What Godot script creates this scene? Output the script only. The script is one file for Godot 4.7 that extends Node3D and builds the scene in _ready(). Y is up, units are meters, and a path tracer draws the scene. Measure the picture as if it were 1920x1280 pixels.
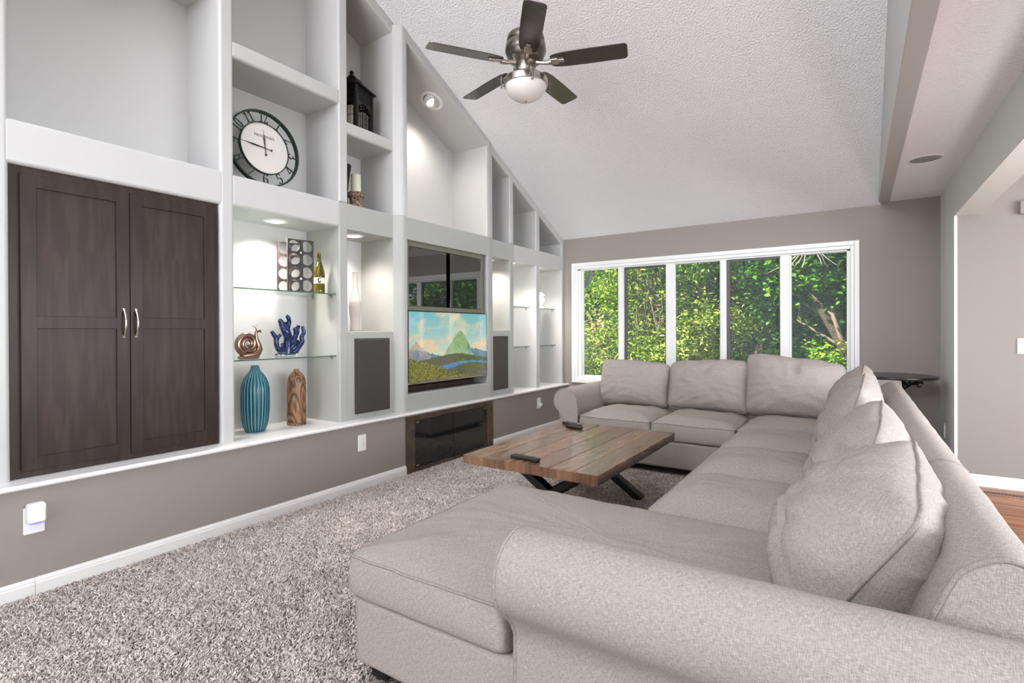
extends Node3D

const XA := -3.285     # face of the near built-in bays
const XC := -3.222     # face of the television box
const XF := -3.237     # face of the far built-in bays
const XB := -3.69      # back of the niches
const ZB := -6.155     # window wall

var M := {}
var RNG := RandomNumberGenerator.new()
var used := {}
var NZ := FastNoiseLite.new()

# ------------------------------------------------------------------ mesh builder
class MB:
	var v := PackedVector3Array()
	var n := PackedVector3Array()
	var uv := PackedVector2Array()
	var ix := PackedInt32Array()
	var xf := Transform3D()

	func vert(p: Vector3, nn: Vector3, t := Vector2()) -> int:
		v.append(xf * p)
		n.append((xf.basis * nn).normalized())
		uv.append(t)
		return v.size() - 1

	func tri(a: int, b: int, c: int) -> void:
		var g := (v[c] - v[a]).cross(v[b] - v[a])
		if g.dot(n[a] + n[b] + n[c]) < 0.0:
			ix.append_array([a, c, b])
		else:
			ix.append_array([a, b, c])

	func face(pts: Array, nn: Vector3) -> void:      # flat convex polygon
		var i0 := v.size()
		for p in pts:
			vert(p, nn)
		for k in range(1, pts.size() - 1):
			tri(i0, i0 + k, i0 + k + 1)

	func grid(rows: Array, wrap := true, inward := false) -> void:   # smooth surface through rows of points
		var nr := rows.size()
		var nc: int = rows[0].size()
		var nn: Array = []
		for r in nr:
			var e := PackedVector3Array(); e.resize(nc); nn.append(e)
		var cen := Vector3()
		for r in nr:
			for c in nc:
				cen += rows[r][c]
		cen /= float(nr * nc)
		var last := nc if wrap else nc - 1
		var s := 0.0
		for r in nr - 1:
			for c in last:
				var d := (c + 1) % nc
				var a: Vector3 = rows[r][c]
				var b: Vector3 = rows[r][d]
				var e: Vector3 = rows[r + 1][d]
				var f: Vector3 = rows[r + 1][c]
				var g := (e - a).cross(f - b)
				s += g.dot((a + b + e + f) * 0.25 - cen)
				nn[r][c] += g; nn[r][d] += g; nn[r + 1][d] += g; nn[r + 1][c] += g
		var sg := 1.0 if s >= 0.0 else -1.0
		if inward: sg = -sg
		var i0 := v.size()
		var wc := nc + 1 if wrap else nc
		for r in nr:
			# a row drawn together to a point shares one normal
			var pole: bool = rows[r][0].distance_squared_to(rows[r][nc / 2]) < 1e-10
			var pn := Vector3()
			if pole:
				for c in nc: pn += nn[r][c]
			for c in wc:
				var q: Vector3 = pn if pole else nn[r][c % nc]
				if q.length_squared() < 1e-24: q = rows[r][c % nc] - cen
				vert(rows[r][c % nc], q * sg, Vector2(float(c) / (wc - 1), float(r) / (nr - 1)))
		for r in nr - 1:
			for c in wc - 1:
				var a := i0 + r * wc + c
				var b := a + 1
				var e := a + wc + 1
				var f := a + wc
				if v[a].distance_squared_to(v[b]) > 1e-14: tri(a, b, e)
				if v[e].distance_squared_to(v[f]) > 1e-14: tri(a, e, f)

	func box(a: Vector3, b: Vector3) -> void:
		var lo := a.min(b)
		var hi := a.max(b)
		for k in 3:
			for s in 2:
				var nn := Vector3(); nn[k] = 1.0 if s else -1.0
				var p := []
				for q in [[0, 0], [1, 0], [1, 1], [0, 1]]:
					var w := Vector3()
					w[k] = hi[k] if s else lo[k]
					w[(k + 1) % 3] = hi[(k + 1) % 3] if q[0] else lo[(k + 1) % 3]
					w[(k + 2) % 3] = hi[(k + 2) % 3] if q[1] else lo[(k + 2) % 3]
					p.append(w)
				face(p, nn)

	func rbox(a: Vector3, b: Vector3, r: float, seg := 2) -> void:
		var lo := a.min(b)
		var hi := a.max(b)
		r = minf(r, 0.499 * minf(hi.x - lo.x, minf(hi.y - lo.y, hi.z - lo.z)))
		var ils := []
		for k in 3:
			var l := []
			for i in seg + 1: l.append(lo[k] + r * (1.0 - tan(PI / 4 * (1.0 - float(i) / seg))))
			for i in seg + 1: l.append(hi[k] - r * (1.0 - tan(PI / 4 * float(i) / seg)))
			ils.append(l)
		for k in 3:
			var k1 := (k + 1) % 3
			var k2 := (k + 2) % 3
			for s in 2:
				var i0 := v.size()
				var m: int = ils[k1].size()
				for i in m:
					for j in m:
						var p := Vector3()
						p[k] = hi[k] if s else lo[k]; p[k1] = ils[k1][i]; p[k2] = ils[k2][j]
						var c := p.clamp(lo + Vector3.ONE * r, hi - Vector3.ONE * r)
						var d := (p - c).normalized()
						vert(c + d * r, d, Vector2(float(i) / (m - 1), float(j) / (m - 1)))
				for i in m - 1:
					for j in m - 1:
						var q := i0 + i * m + j
						tri(q, q + m, q + m + 1); tri(q, q + m + 1, q + 1)

	# extrude a polygon given in the plane (U, V) from depth d0 to d1 along W; edges at d1 rounded by r1, at d0 by r0
	func prism(poly: PackedVector2Array, o: Vector3, U: Vector3, V: Vector3, W: Vector3, d0: float, d1: float, r1 := 0.0, r0 := 0.0) -> void:
		var k := poly.size()
		var area := 0.0
		for i in k: area += poly[i].cross(poly[(i + 1) % k])
		var sg := 1.0 if area > 0 else -1.0
		var en := []
		for i in k:
			var e := (poly[(i + 1) % k] - poly[i]).normalized()
			en.append(Vector2(e.y, -e.x) * sg)
		var mit := []
		for i in k:
			var a: Vector2 = en[(i + k - 1) % k]
			var b: Vector2 = en[i]
			mit.append((a + b) / maxf(1.0 + a.dot(b), 0.2))
		var rings := []      # [inset, depth, angle]
		var dir := 1.0 if d1 > d0 else -1.0
		if r0 > 0:
			for i in 5:
				var t := PI / 2 * (1.0 - i / 4.0)
				rings.append([r0 * (1 - cos(t)), d0 + dir * r0 * (1 - sin(t)), -t])
		else:
			rings.append([0.0, d0, 0.0])
		if r1 > 0:
			for i in 5:
				var t := PI / 2 * i / 4.0
				rings.append([r1 * (1 - cos(t)), d1 - dir * r1 * (1 - sin(t)), t])
		else:
			rings.append([0.0, d1, 0.0])
		for i in k:
			var j := (i + 1) % k
			var i0 := v.size()
			for r in rings:
				var pa: Vector2 = poly[i] - mit[i] * r[0]
				var pb: Vector2 = poly[j] - mit[j] * r[0]
				var nn: Vector3 = (U * en[i].x + V * en[i].y) * cos(r[2]) + W * dir * sin(r[2])
				vert(o + U * pa.x + V * pa.y + W * r[1], nn)
				vert(o + U * pb.x + V * pb.y + W * r[1], nn)
			for r in rings.size() - 1:
				var q := i0 + r * 2
				tri(q, q + 1, q + 3); tri(q, q + 3, q + 2)
		for s in 2:
			var inset: float = rings[-1][0] if s else rings[0][0]
			var dep: float = d1 if s else d0
			var pl := PackedVector2Array()
			for i in k: pl.append(poly[i] - mit[i] * inset)
			var ids := Geometry2D.triangulate_polygon(pl)
			var i0 := v.size()
			for p in pl: vert(o + U * p.x + V * p.y + W * dep, W * dir * (1.0 if s else -1.0), p)
			for q in range(0, ids.size(), 3): tri(i0 + ids[q], i0 + ids[q + 1], i0 + ids[q + 2])

	func lathe(prof: Array, at := Vector3(), seg := 32, flute := 0.0, flutes := 0) -> void:
		var rows := []
		for p in prof:
			var row := PackedVector3Array()
			for i in seg:
				var a := TAU * i / seg
				var rr: float = p.x
				if flutes: rr *= 1.0 - flute * pow(absf(cos(a * flutes * 0.5)), 6.0)
				row.append(at + Vector3(cos(a) * rr, p.y, sin(a) * rr))
			rows.append(row)
		grid(rows)

	func tube(pts: Array, rad, seg := 8, closed := false) -> void:
		var k := pts.size()
		var rows := []
		var up := Vector3.UP
		var d0: Vector3 = pts[1] - pts[0]
		if absf(d0.normalized().dot(up)) > 0.9: up = Vector3.RIGHT
		var x := d0.cross(up).normalized()
		if not closed:
			var row := PackedVector3Array()
			for i in seg: row.append(pts[0])
			rows.append(row)
		for i in k + (1 if closed else 0):
			var p: Vector3 = pts[i % k]
			var a: Vector3 = pts[(i - 1 + k) % k] if closed or i > 0 else p
			var b: Vector3 = pts[(i + 1) % k] if closed or i < k - 1 else p
			var d := (b - a).normalized()
			x = (x - d * x.dot(d)).normalized()
			var y := d.cross(x)
			var r: float = rad[i % k] if rad is Array else rad
			var row := PackedVector3Array()
			for j in seg:
				var t := TAU * j / seg
				row.append(p + (x * cos(t) + y * sin(t)) * r)
			if not closed and i == 0: rows.append(row)
			rows.append(row)
			if not closed and i == k - 1: rows.append(row)
		if not closed:
			var row := PackedVector3Array()
			for i in seg: row.append(pts[k - 1])
			rows.append(row)
		grid(rows)

	func bar(a: Vector3, b: Vector3, w: float, h: float, up := Vector3.UP) -> void:     # rectangular bar from a to b
		var z := (b - a).normalized()
		var x := up.cross(z).normalized()
		var y := z.cross(x)
		var old := xf
		xf = xf * Transform3D(Basis(x, y, z), (a + b) * 0.5)
		var l := a.distance_to(b) * 0.5
		rbox(Vector3(-w / 2, -h / 2, -l), Vector3(w / 2, h / 2, l), minf(w, h) * 0.12, 1)
		xf = old

	func mesh(shift := Vector3()) -> ArrayMesh:
		var a := []
		a.resize(Mesh.ARRAY_MAX)
		var vv := v
		if shift != Vector3():
			vv = PackedVector3Array()
			for p in v: vv.append(p - shift)
		a[Mesh.ARRAY_VERTEX] = vv
		a[Mesh.ARRAY_NORMAL] = n
		a[Mesh.ARRAY_TEX_UV] = uv
		a[Mesh.ARRAY_INDEX] = ix
		var m := ArrayMesh.new()
		m.add_surface_from_arrays(Mesh.PRIMITIVE_TRIANGLES, a)
		return m

# ------------------------------------------------------------------ scene helpers
func numbered(called: String) -> String:
	if not used.has(called):
		used[called] = 0
		return called
	used[called] += 1
	return "%s_%03d" % [called, used[called]]

func tag(o: Node, label: String, category: String, group := "", kind := "") -> Node:
	if label: o.set_meta("label", label)
	if category: o.set_meta("category", category)
	if group: o.set_meta("group", group)
	if kind: o.set_meta("kind", kind)
	return o

func thing(called: String, label: String, category: String, at := Vector3(), group := "") -> Node3D:
	var o := Node3D.new()
	o.name = numbered(called)
	add_child(o)
	o.position = at
	tag(o, label, category, group)
	return o

func origin_of(p: Node) -> Vector3:
	var o := Vector3()
	while p != self and p is Node3D:
		o += p.position
		p = p.get_parent()
	return o

# a mesh given in room coordinates, as a part of parent
func part(parent: Node, called: String, mb: MB, m: Material, label := "") -> MeshInstance3D:
	var o := MeshInstance3D.new()
	o.name = called if parent != self else numbered(called)
	o.mesh = mb.mesh(origin_of(parent))
	o.material_override = m
	parent.add_child(o, true)
	if label: o.set_meta("label", label)
	return o

func struct(called: String, mb: MB, m: Material, parent: Node = self) -> MeshInstance3D:
	var o := part(parent, called, mb, m)
	if parent == self: o.set_meta("kind", "structure")
	return o

func struct_root(called: String) -> Node3D:
	var o := Node3D.new()
	o.name = numbered(called)
	add_child(o)
	o.set_meta("kind", "structure")
	return o

func dup(src: Node3D, at: Vector3, label: String, turn := 0.0) -> Node3D:
	var o: Node3D = src.duplicate()
	o.name = numbered(String(src.name))
	add_child(o)
	o.position = at
	if turn: o.rotation.y = turn
	o.set_meta("label", label)
	return o

func mat(c: Color, rough := 0.6, metal := 0.0, spec := 0.5) -> StandardMaterial3D:
	var m := StandardMaterial3D.new()
	m.albedo_color = c
	m.roughness = rough
	m.metallic = metal
	m.metallic_specular = spec
	return m

func tri_tex(m: StandardMaterial3D, albedo: Texture2D, height: Texture2D, per_metre: Vector3, cm := 0.1, world := false) -> StandardMaterial3D:
	m.uv1_triplanar = true
	m.uv1_world_triplanar = world
	m.uv1_scale = per_metre
	m.uv1_triplanar_sharpness = 8.0
	if albedo: m.albedo_texture = albedo
	if height:
		m.heightmap_enabled = true
		m.heightmap_texture = height
		m.heightmap_scale = cm
	return m

func rgb(r: int, g: int, b: int) -> Color:
	return Color(r / 255.0, g / 255.0, b / 255.0)

func lamp(node: Light3D, called: String, at: Vector3, energy: float, col: Color, size: float, parent: Node = self) -> void:
	node.name = called
	node.light_energy = energy
	node.light_color = col
	node.light_size = size
	node.shadow_enabled = true
	parent.add_child(node, true)
	node.position = at

# ------------------------------------------------------------------ textures
func noise(freq: float, seed_: int, oct := 3, type := FastNoiseLite.TYPE_SIMPLEX_SMOOTH) -> FastNoiseLite:
	var f := FastNoiseLite.new()
	f.noise_type = type
	f.frequency = freq
	f.seed = seed_
	f.fractal_octaves = oct
	return f

func noise_img(w: int, h: int, freq: float, seed_: int, oct := 3) -> Image:
	return noise(freq, seed_, oct).get_seamless_image(w, h)

func streaks(w: int, h: int, sw: int, sh: int, freq: float, seed_: int, oct := 3) -> Image:  # seamless noise stretched from sw x sh to w x h
	var i := noise_img(sw, sh, freq, seed_, oct)
	i.resize(w, h, Image.INTERPOLATE_CUBIC)
	return i

func tex(i: Image) -> ImageTexture:
	return ImageTexture.create_from_image(i)

# mix grey images into a colour ramp from a to b
func tint(i: Image, a: Color, b: Color, lo := 0.0, hi := 1.0) -> Image:
	var o := Image.create_empty(i.get_width(), i.get_height(), false, Image.FORMAT_RGB8)
	for y in i.get_height():
		for x in i.get_width():
			o.set_pixel(x, y, a.lerp(b, clampf((i.get_pixel(x, y).r - lo) / (hi - lo), 0, 1)))
	return o

func sum(imgs: Array, ws: Array) -> Image:
	var w: int = imgs[0].get_width()
	var h: int = imgs[0].get_height()
	var o := Image.create_empty(w, h, false, Image.FORMAT_RGB8)
	for y in h:
		for x in w:
			var s := 0.0
			for k in imgs.size(): s += imgs[k].get_pixel(x, y).r * ws[k]
			o.set_pixel(x, y, Color(s, s, s))
	return o

func materials() -> void:
	NZ = noise(1.0, 5, 3)
	M.white = mat(rgb(186, 186, 184), 0.45)
	M.pale = mat(rgb(216, 217, 213), 0.5)
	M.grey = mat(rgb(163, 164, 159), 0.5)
	M.taupe = mat(rgb(145, 138, 132), 0.6)
	M.ledge = mat(rgb(232, 231, 229), 0.22)
	M.base = mat(rgb(230, 229, 226), 0.35)
	M.frame = mat(rgb(236, 236, 235), 0.3)
	M.sash = mat(rgb(86, 84, 82), 0.4)
	var pop := noise_img(512, 512, 0.06, 11, 3)
	M.ceil = tri_tex(mat(rgb(243, 242, 244), 0.9), null, tex(pop), Vector3.ONE * 1.8, 0.55)
	M.ceil2 = M.ceil
	# woven sofa fabric: slubs along both threads
	var warp := streaks(512, 512, 512, 56, 0.3, 21, 2)
	var weft := streaks(512, 512, 56, 512, 0.3, 22, 2)
	var weave := sum([warp, weft], [0.5, 0.5])
	var fab := tint(weave, rgb(138, 131, 125), rgb(184, 177, 170), 0.25, 0.75)
	M.fabric = tri_tex(mat(Color.WHITE, 0.92, 0, 0.25), tex(fab), tex(weave), Vector3.ONE * 3.6, 0.14)
	M.welt = tri_tex(mat(rgb(236, 234, 232), 0.92, 0, 0.25), M.fabric.albedo_texture, null, Vector3.ONE * 3.4)
	# far part of the sofa stands with its face away from the window
	# carpet
	var cn := noise_img(512, 512, 0.06, 31, 3)
	M.carpet = tri_tex(mat(Color.WHITE, 1.0, 0, 0.1), tex(tint(cn, rgb(150, 140, 132), rgb(190, 180, 172), 0.3, 0.7)), tex(cn), Vector3.ONE * 2.2, 1.2)
	M.tuft = mat(Color.WHITE, 1.0, 0, 0.1)
	M.tuft.vertex_color_use_as_albedo = true
	# dark stained cabinet wood
	var g1 := streaks(512, 512, 256, 24, 0.06, 41, 3)
	var g1v := streaks(512, 512, 24, 256, 0.06, 42, 3)
	M.dark = tri_tex(mat(Color.WHITE, 0.42, 0, 0.35), tex(tint(g1, rgb(47, 36, 31), rgb(58, 46, 40), 0.3, 0.7)), null, Vector3.ONE * 1.3)
	M.dark_mid = tri_tex(mat(rgb(232, 232, 232), 0.40, 0, 0.35), M.dark.albedo_texture, null, Vector3.ONE * 1.3)
	# coffee table planks, grain along z
	var gz := sum([streaks(512, 512, 256, 18, 0.05, 51, 4), noise_img(512, 512, 0.01, 52, 2)], [0.7, 0.3])
	var hz := sum([streaks(512, 512, 128, 20, 0.06, 53, 3), noise_img(512, 512, 0.015, 54, 2)], [0.5, 0.5])
	var tz := tex(tint(gz, rgb(106, 78, 59), rgb(152, 117, 90), 0.12, 0.88))
	var thz := tex(hz)
	M.planks = []
	for c in [rgb(255, 250, 245), rgb(232, 222, 214), rgb(250, 232, 220), rgb(222, 205, 196)]:
		var m := tri_tex(mat(c, 0.25, 0, 0.85), tz, thz, Vector3(1.6, 1.6, 1.6), 0.05)
		M.planks.append(m)
	# oak floor, grain along x
	var gx := streaks(512, 512, 20, 256, 0.05, 61, 4)
	var gxx := Image.create_from_data(512, 512, false, gx.get_format(), gx.get_data())
	var oak := tex(tint(gxx, rgb(120, 76, 48), rgb(178, 124, 84), 0.25, 0.75))
	M.oaks = []
	for c in [rgb(255, 252, 248), rgb(236, 226, 214), rgb(248, 234, 220)]:
		M.oaks.append(tri_tex(mat(c, 0.3), oak, null, Vector3.ONE * 1.5, 0.1, true))
	M.black = mat(rgb(24, 23, 22), 0.45)
	M.grille = tri_tex(mat(rgb(58, 55, 52), 0.85), null, tex(noise_img(128, 128, 0.35, 71, 1)), Vector3.ONE * 8, 0.05)
	M.grille2 = mat(rgb(66, 62, 55), 0.8)
	M.iron = mat(rgb(30, 29, 28), 0.5, 0.6)
	M.steel = mat(rgb(52, 50, 49), 0.42, 0.7)
	M.nickel = mat(rgb(190, 184, 176), 0.25, 1.0)
	M.nickel_dark = mat(rgb(120, 115, 106), 0.28, 1.0)
	M.smoke = mat(rgb(112, 112, 110), 0.02, 0.9, 0.8)
	M.blackglass = mat(rgb(62, 63, 64), 0.03, 0.7, 0.8)
	M.bronze = mat(rgb(118, 118, 104), 0.4, 0.35)
	M.void = mat(rgb(26, 24, 22), 0.8)
	M.plastic = mat(rgb(236, 235, 230), 0.35)
	M.glass = mat(Color(0.86, 0.95, 0.92, 0.05), 0.02, 0.0, 0.06)
	M.glass.transparency = BaseMaterial3D.TRANSPARENCY_ALPHA
	M.shelf_glass = mat(Color(0.80, 0.93, 0.88, 0.16), 0.02)
	M.shelf_glass.transparency = BaseMaterial3D.TRANSPARENCY_ALPHA
	M.shelf_edge = mat(rgb(70, 96, 88), 0.1)
	M.bark = tri_tex(mat(rgb(70, 58, 46), 0.9), null, tex(noise_img(256, 256, 0.05, 81, 3)), Vector3.ONE * 3, 1.0)
	M.twig = mat(rgb(116, 100, 86), 0.9)
	M.bulb = mat(rgb(255, 246, 232), 0.5)
	M.bulb.emission_enabled = true
	M.bulb.emission = Color(1.0, 0.95, 0.87)
	M.bulb.emission_energy_multiplier = 2.2

func zy(z0: float, z1: float, y0: float, y1: float) -> PackedVector2Array:
	return PackedVector2Array([Vector2(z0, y0), Vector2(z1, y0), Vector2(z1, y1), Vector2(z0, y1)])

func cy(z: float) -> float:        # underside of the sloped ceiling
	return 2.428 + 0.4756 * (minf(z, 0.0) + 6.137)

# piece of the built-in: outline in (z, y) drawn out towards the room, with a rounded front
func piece(w: Node, called: String, poly: PackedVector2Array, x1: float, m: Material, r := 0.016, x0 := XB) -> void:
	var b := MB.new()
	b.prism(poly, Vector3(), Vector3(0, 0, 1), Vector3(0, 1, 0), Vector3(1, 0, 0), x0, x1, r)
	part(w, called, b, m)

func boxpart(w: Node, called: String, a: Vector3, c: Vector3, m: Material, r := 0.0) -> MeshInstance3D:
	var b := MB.new()
	if r > 0: b.rbox(a, c, r)
	else: b.box(a, c)
	return part(w, called, b, m)

func shell() -> void:
	# ---- floors
	var b := MB.new()
	b.box(Vector3(-3.85, -0.2, -6.35), Vector3(0.66, -0.006, 5.2))
	struct("floor", b, M.carpet)
	var fw := struct_root("floor_wood")
	boxpart(fw, "subfloor", Vector3(0.66, -0.2, -5.6), Vector3(4.9, -0.008, 5.2), M.oaks[1])
	var row := 0
	var z := -5.4
	while z < -2.0:
		var x := 0.662
		while x < 3.2:
			var l := RNG.randf_range(0.5, 1.1)
			if row == 0 or x > 1.6: l = 3.0
			var p := MB.new()
			p.rbox(Vector3(x + 0.0006, -0.02, z + 0.0006), Vector3(minf(x + l, 3.2) - 0.0006, 0.0, z + 0.0594), 0.0015, 1)
			part(fw, "plank", p, M.oaks[RNG.randi() % 3])
			x += l
		z += 0.06
		row += 1
	# ---- ceilings
	b = MB.new()
	var sl := PackedVector2Array([Vector2(-6.4, cy(-6.4)), Vector2(0, cy(0)), Vector2(5.2, cy(5.2)), Vector2(5.2, cy(5.2) + 0.2), Vector2(0, cy(0) + 0.2), Vector2(-6.4, cy(-6.4) + 0.2)])
	b.prism(sl, Vector3(), Vector3(0, 0, 1), Vector3(0, 1, 0), Vector3(1, 0, 0), -3.9, 0.19)
	struct("ceiling", b, M.ceil)
	b = MB.new()
	b.box(Vector3(0.172, 2.44, -6.4), Vector3(4.9, 2.62, 5.2))
	struct("ceiling_flat", b, M.ceil2)
	b = MB.new()
	b.prism(PackedVector2Array([Vector2(-6.155, 2.437), Vector2(5.0, 2.437), Vector2(5.0, cy(5.0) + 0.1), Vector2(0, cy(0) + 0.1), Vector2(-6.155, cy(-6.155) + 0.1)]), Vector3(), Vector3(0, 0, 1), Vector3(0, 1, 0), Vector3(-1, 0, 0), -0.26, -0.17, 0.006)
	struct("trim_gable", b, M.white)
	# ---- wall with the window
	var wb := struct_root("wall_back")
	boxpart(wb, "wall_panel", Vector3(-3.85, -0.1, ZB - 0.2), Vector3(-3.045, 2.7, ZB), M.taupe)
	boxpart(wb, "wall_panel", Vector3(-0.045, -0.1, ZB - 0.2), Vector3(0.9, 2.7, ZB), M.taupe)
	boxpart(wb, "wall_panel", Vector3(-3.045, 2.03, ZB - 0.2), Vector3(-0.045, 2.7, ZB), M.taupe)
	boxpart(wb, "wall_panel", Vector3(-3.045, -0.1, ZB - 0.2), Vector3(-0.045, 0.60, ZB), M.taupe)
	# ---- right wall with the wide opening, a little out of square
	var wr := struct_root("wall_right")
	b = MB.new()
	b.prism(PackedVector2Array([Vector2(0.638, -6.155), Vector2(0.6435, -5.398), Vector2(0.664, -5.398), Vector2(0.664, -6.155)]), Vector3(), Vector3(1, 0, 0), Vector3(0, 0, 1), Vector3(0, 1, 0), -0.1, 2.45)
	part(wr, "wall_panel", b, M.pale)
	b = MB.new()
	b.prism(PackedVector2Array([Vector2(0.6432, -5.44), Vector2(0.722, 5.0), Vector2(0.88, 5.0), Vector2(0.80, -5.44)]), Vector3(), Vector3(1, 0, 0), Vector3(0, 0, 1), Vector3(0, 1, 0), 2.118, 2.445)
	part(wr, "header", b, M.pale)
	b = MB.new()
	b.box(Vector3(0.6635, -0.1, -6.3), Vector3(4.9, 2.6, -5.40))
	struct("wall_far", b, M.taupe)
	# ---- unseen walls behind and beside the camera, with openings added to let light in
	var we := struct_root("wall_east")
	boxpart(we, "wall_panel", Vector3(4.7, -0.1, -5.6), Vector3(4.9, 0.7, 5.2), M.taupe)
	boxpart(we, "wall_panel", Vector3(4.7, 2.2, -5.6), Vector3(4.9, 2.6, 5.2), M.taupe)
	boxpart(we, "wall_panel", Vector3(4.7, 0.7, -5.6), Vector3(4.9, 2.2, -4.6), M.taupe)
	boxpart(we, "wall_panel", Vector3(4.7, 0.7, 1.6), Vector3(4.9, 2.2, 5.2), M.taupe)
	var wf := struct_root("wall_front")
	boxpart(wf, "wall_panel", Vector3(-3.9, -0.1, 5.0), Vector3(-2.6, 5.5, 5.2), M.taupe)
	boxpart(wf, "wall_panel", Vector3(0.6, -0.1, 5.0), Vector3(4.9, 5.5, 5.2), M.taupe)
	boxpart(wf, "wall_panel", Vector3(-2.6, 2.25, 5.0), Vector3(0.6, 3.2, 5.2), M.taupe)
	boxpart(wf, "wall_panel", Vector3(-2.6, 5.0, 5.0), Vector3(0.6, 5.5, 5.2), M.taupe)
	boxpart(wf, "wall_panel", Vector3(-2.6, -0.1, 5.0), Vector3(0.6, 0.05, 5.2), M.taupe)

func built_in() -> void:
	var w := struct_root("wall_left")
	boxpart(w, "back_panel", Vector3(-3.85, -0.1, -6.35), Vector3(XB + 0.001, 5.5, 5.2), M.white)
	boxpart(w, "lower_panel", Vector3(XB, -0.1, -3.199), Vector3(-3.2, 0.503, 5.0), M.taupe)
	boxpart(w, "lower_panel", Vector3(XB, -0.1, ZB), Vector3(-3.2, 0.503, -4.466), M.taupe)
	boxpart(w, "lower_panel", Vector3(XB, 0.488, -4.47), Vector3(-3.2, 0.503, -3.19), M.taupe)
	piece(w, "pier", zy(-0.742, 5.0, 0.5, 3.6), XA, M.white, 0.02)
	piece(w, "pier", zy(-0.742, 5.0, 3.6, 5.3), XA, M.white, 0.0)
	piece(w, "fascia", zy(-1.73, -0.72, 2.012, 2.223), XA - 0.0012, M.white, 0.02)
	piece(w, "fascia", PackedVector2Array([Vector2(-1.73, 3.36), Vector2(-0.72, 3.36), Vector2(-0.72, 4.9), Vector2(-1.73, 4.5)]), XA - 0.0012, M.white, 0.02)
	piece(w, "pier", PackedVector2Array([Vector2(-1.795, 0.5), Vector2(-1.706, 0.5), Vector2(-1.706, cy(-1.706)), Vector2(-1.795, cy(-1.795))]), XA, M.white, 0.02)
	piece(w, "fascia", zy(-2.61, -1.78, 2.018, 2.217), XA - 0.0012, M.white, 0.02)
	piece(w, "shelf", zy(-2.61, -1.78, 2.955, 3.063), XA - 0.0012, M.white, 0.02)
	piece(w, "header", PackedVector2Array([Vector2(-2.61, cy(-2.61) - 0.095), Vector2(-1.78, cy(-1.78) - 0.095), Vector2(-1.78, cy(-1.78)), Vector2(-2.61, cy(-2.61))]), XA - 0.0012, M.white, 0.02)
	piece(w, "pier", PackedVector2Array([Vector2(-2.68, 2.212), Vector2(-2.598, 2.212), Vector2(-2.598, cy(-2.598)), Vector2(-2.68, cy(-2.68))]), XA, M.white, 0.014)
	piece(w, "pier", zy(-2.677, -2.597, 0.5, 2.2115), XA - 0.001, M.grey, 0.012)
	piece(w, "fascia", zy(-3.165, -2.63, 2.010, 2.211), XA - 0.002, M.grey, 0.006)
	piece(w, "shelf", zy(-3.165, -2.64, 2.749, 2.846), XA - 0.0012, M.white, 0.02)
	piece(w, "header", PackedVector2Array([Vector2(-3.165, cy(-3.165) - 0.095), Vector2(-2.64, cy(-2.64) - 0.095), Vector2(-2.64, cy(-2.64)), Vector2(-3.165, cy(-3.165))]), XA - 0.0012, M.white, 0.02)
	piece(w, "speaker_block", zy(-3.165, -2.65, 0.5, 1.222), XA - 0.002, M.grey, 0.008)
	# box round the television, with a splayed side towards the camera
	for k in 2:
		var y0 := 0.5 if k == 0 else 2.2105
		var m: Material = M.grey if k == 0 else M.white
		var s := MB.new()
		var pl := PackedVector2Array([Vector2(XB, -3.152), Vector2(XA, -3.150), Vector2(XC - 0.014, -3.194), Vector2(XC - 0.004, -3.206), Vector2(XC, -3.222), Vector2(XC, -3.250), Vector2(XC - 0.004, -3.258), Vector2(XC - 0.012, -3.262), Vector2(XB, -3.262)])
		s.prism(pl, Vector3(), Vector3(1, 0, 0), Vector3(0, 0, 1), Vector3(0, 1, 0), y0, 2.2105 if k == 0 else cy(-3.21))
		part(w, "pier", s, m)
		s = MB.new()
		pl = PackedVector2Array([Vector2(XB, -4.414), Vector2(XC - 0.012, -4.414), Vector2(XC - 0.004, -4.418), Vector2(XC, -4.426), Vector2(XC, -4.466), Vector2(XC - 0.006, -4.478), Vector2(XF, -4.53), Vector2(XB, -4.53)])
		s.prism(pl, Vector3(), Vector3(1, 0, 0), Vector3(0, 0, 1), Vector3(0, 1, 0), y0, 2.2105 if k == 0 else cy(-4.47))
		part(w, "pier", s, m)
	piece(w, "fascia", zy(-4.43, -3.245, 2.008, 2.2105), XC - 0.001, M.grey, 0.012)
	piece(w, "fascia", zy(-4.43, -3.245, 0.5, 0.680), XC - 0.001, M.grey, 0.012)
	piece(w, "header", PackedVector2Array([Vector2(-4.43, cy(-4.43) - 0.095), Vector2(-3.245, cy(-3.245) - 0.095), Vector2(-3.245, cy(-3.245)), Vector2(-4.43, cy(-4.43))]), XC - 0.001, M.white, 0.014)
	boxpart(w, "recess_back", Vector3(XB, 0.67, -4.42), Vector3(-3.52, 2.02, -3.25), M.void)
	# far bays
	piece(w, "fascia", zy(-4.955, -4.50, 2.007, 2.2), XF - 0.001, M.grey, 0.01)
	piece(w, "speaker_block", zy(-4.90, -4.50, 0.5, 1.232), XF - 0.002, M.grey, 0.01)
	piece(w, "pier", zy(-4.943, -4.867, 0.5, 2.1995), XF, M.grey, 0.012)
	piece(w, "pier", PackedVector2Array([Vector2(-4.943, 2.2), Vector2(-4.868, 2.2), Vector2(-4.868, cy(-4.868)), Vector2(-4.943, cy(-4.943))]), XF, M.white, 0.012)
	piece(w, "fascia", zy(-6.154, -4.93, 2.006, 2.2), XF - 0.0012, M.white, 0.014)
	piece(w, "pier", PackedVector2Array([Vector2(-5.527, 0.5), Vector2(-5.436, 0.5), Vector2(-5.436, cy(-5.436)), Vector2(-5.527, cy(-5.527))]), XF, M.white, 0.014)
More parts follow.
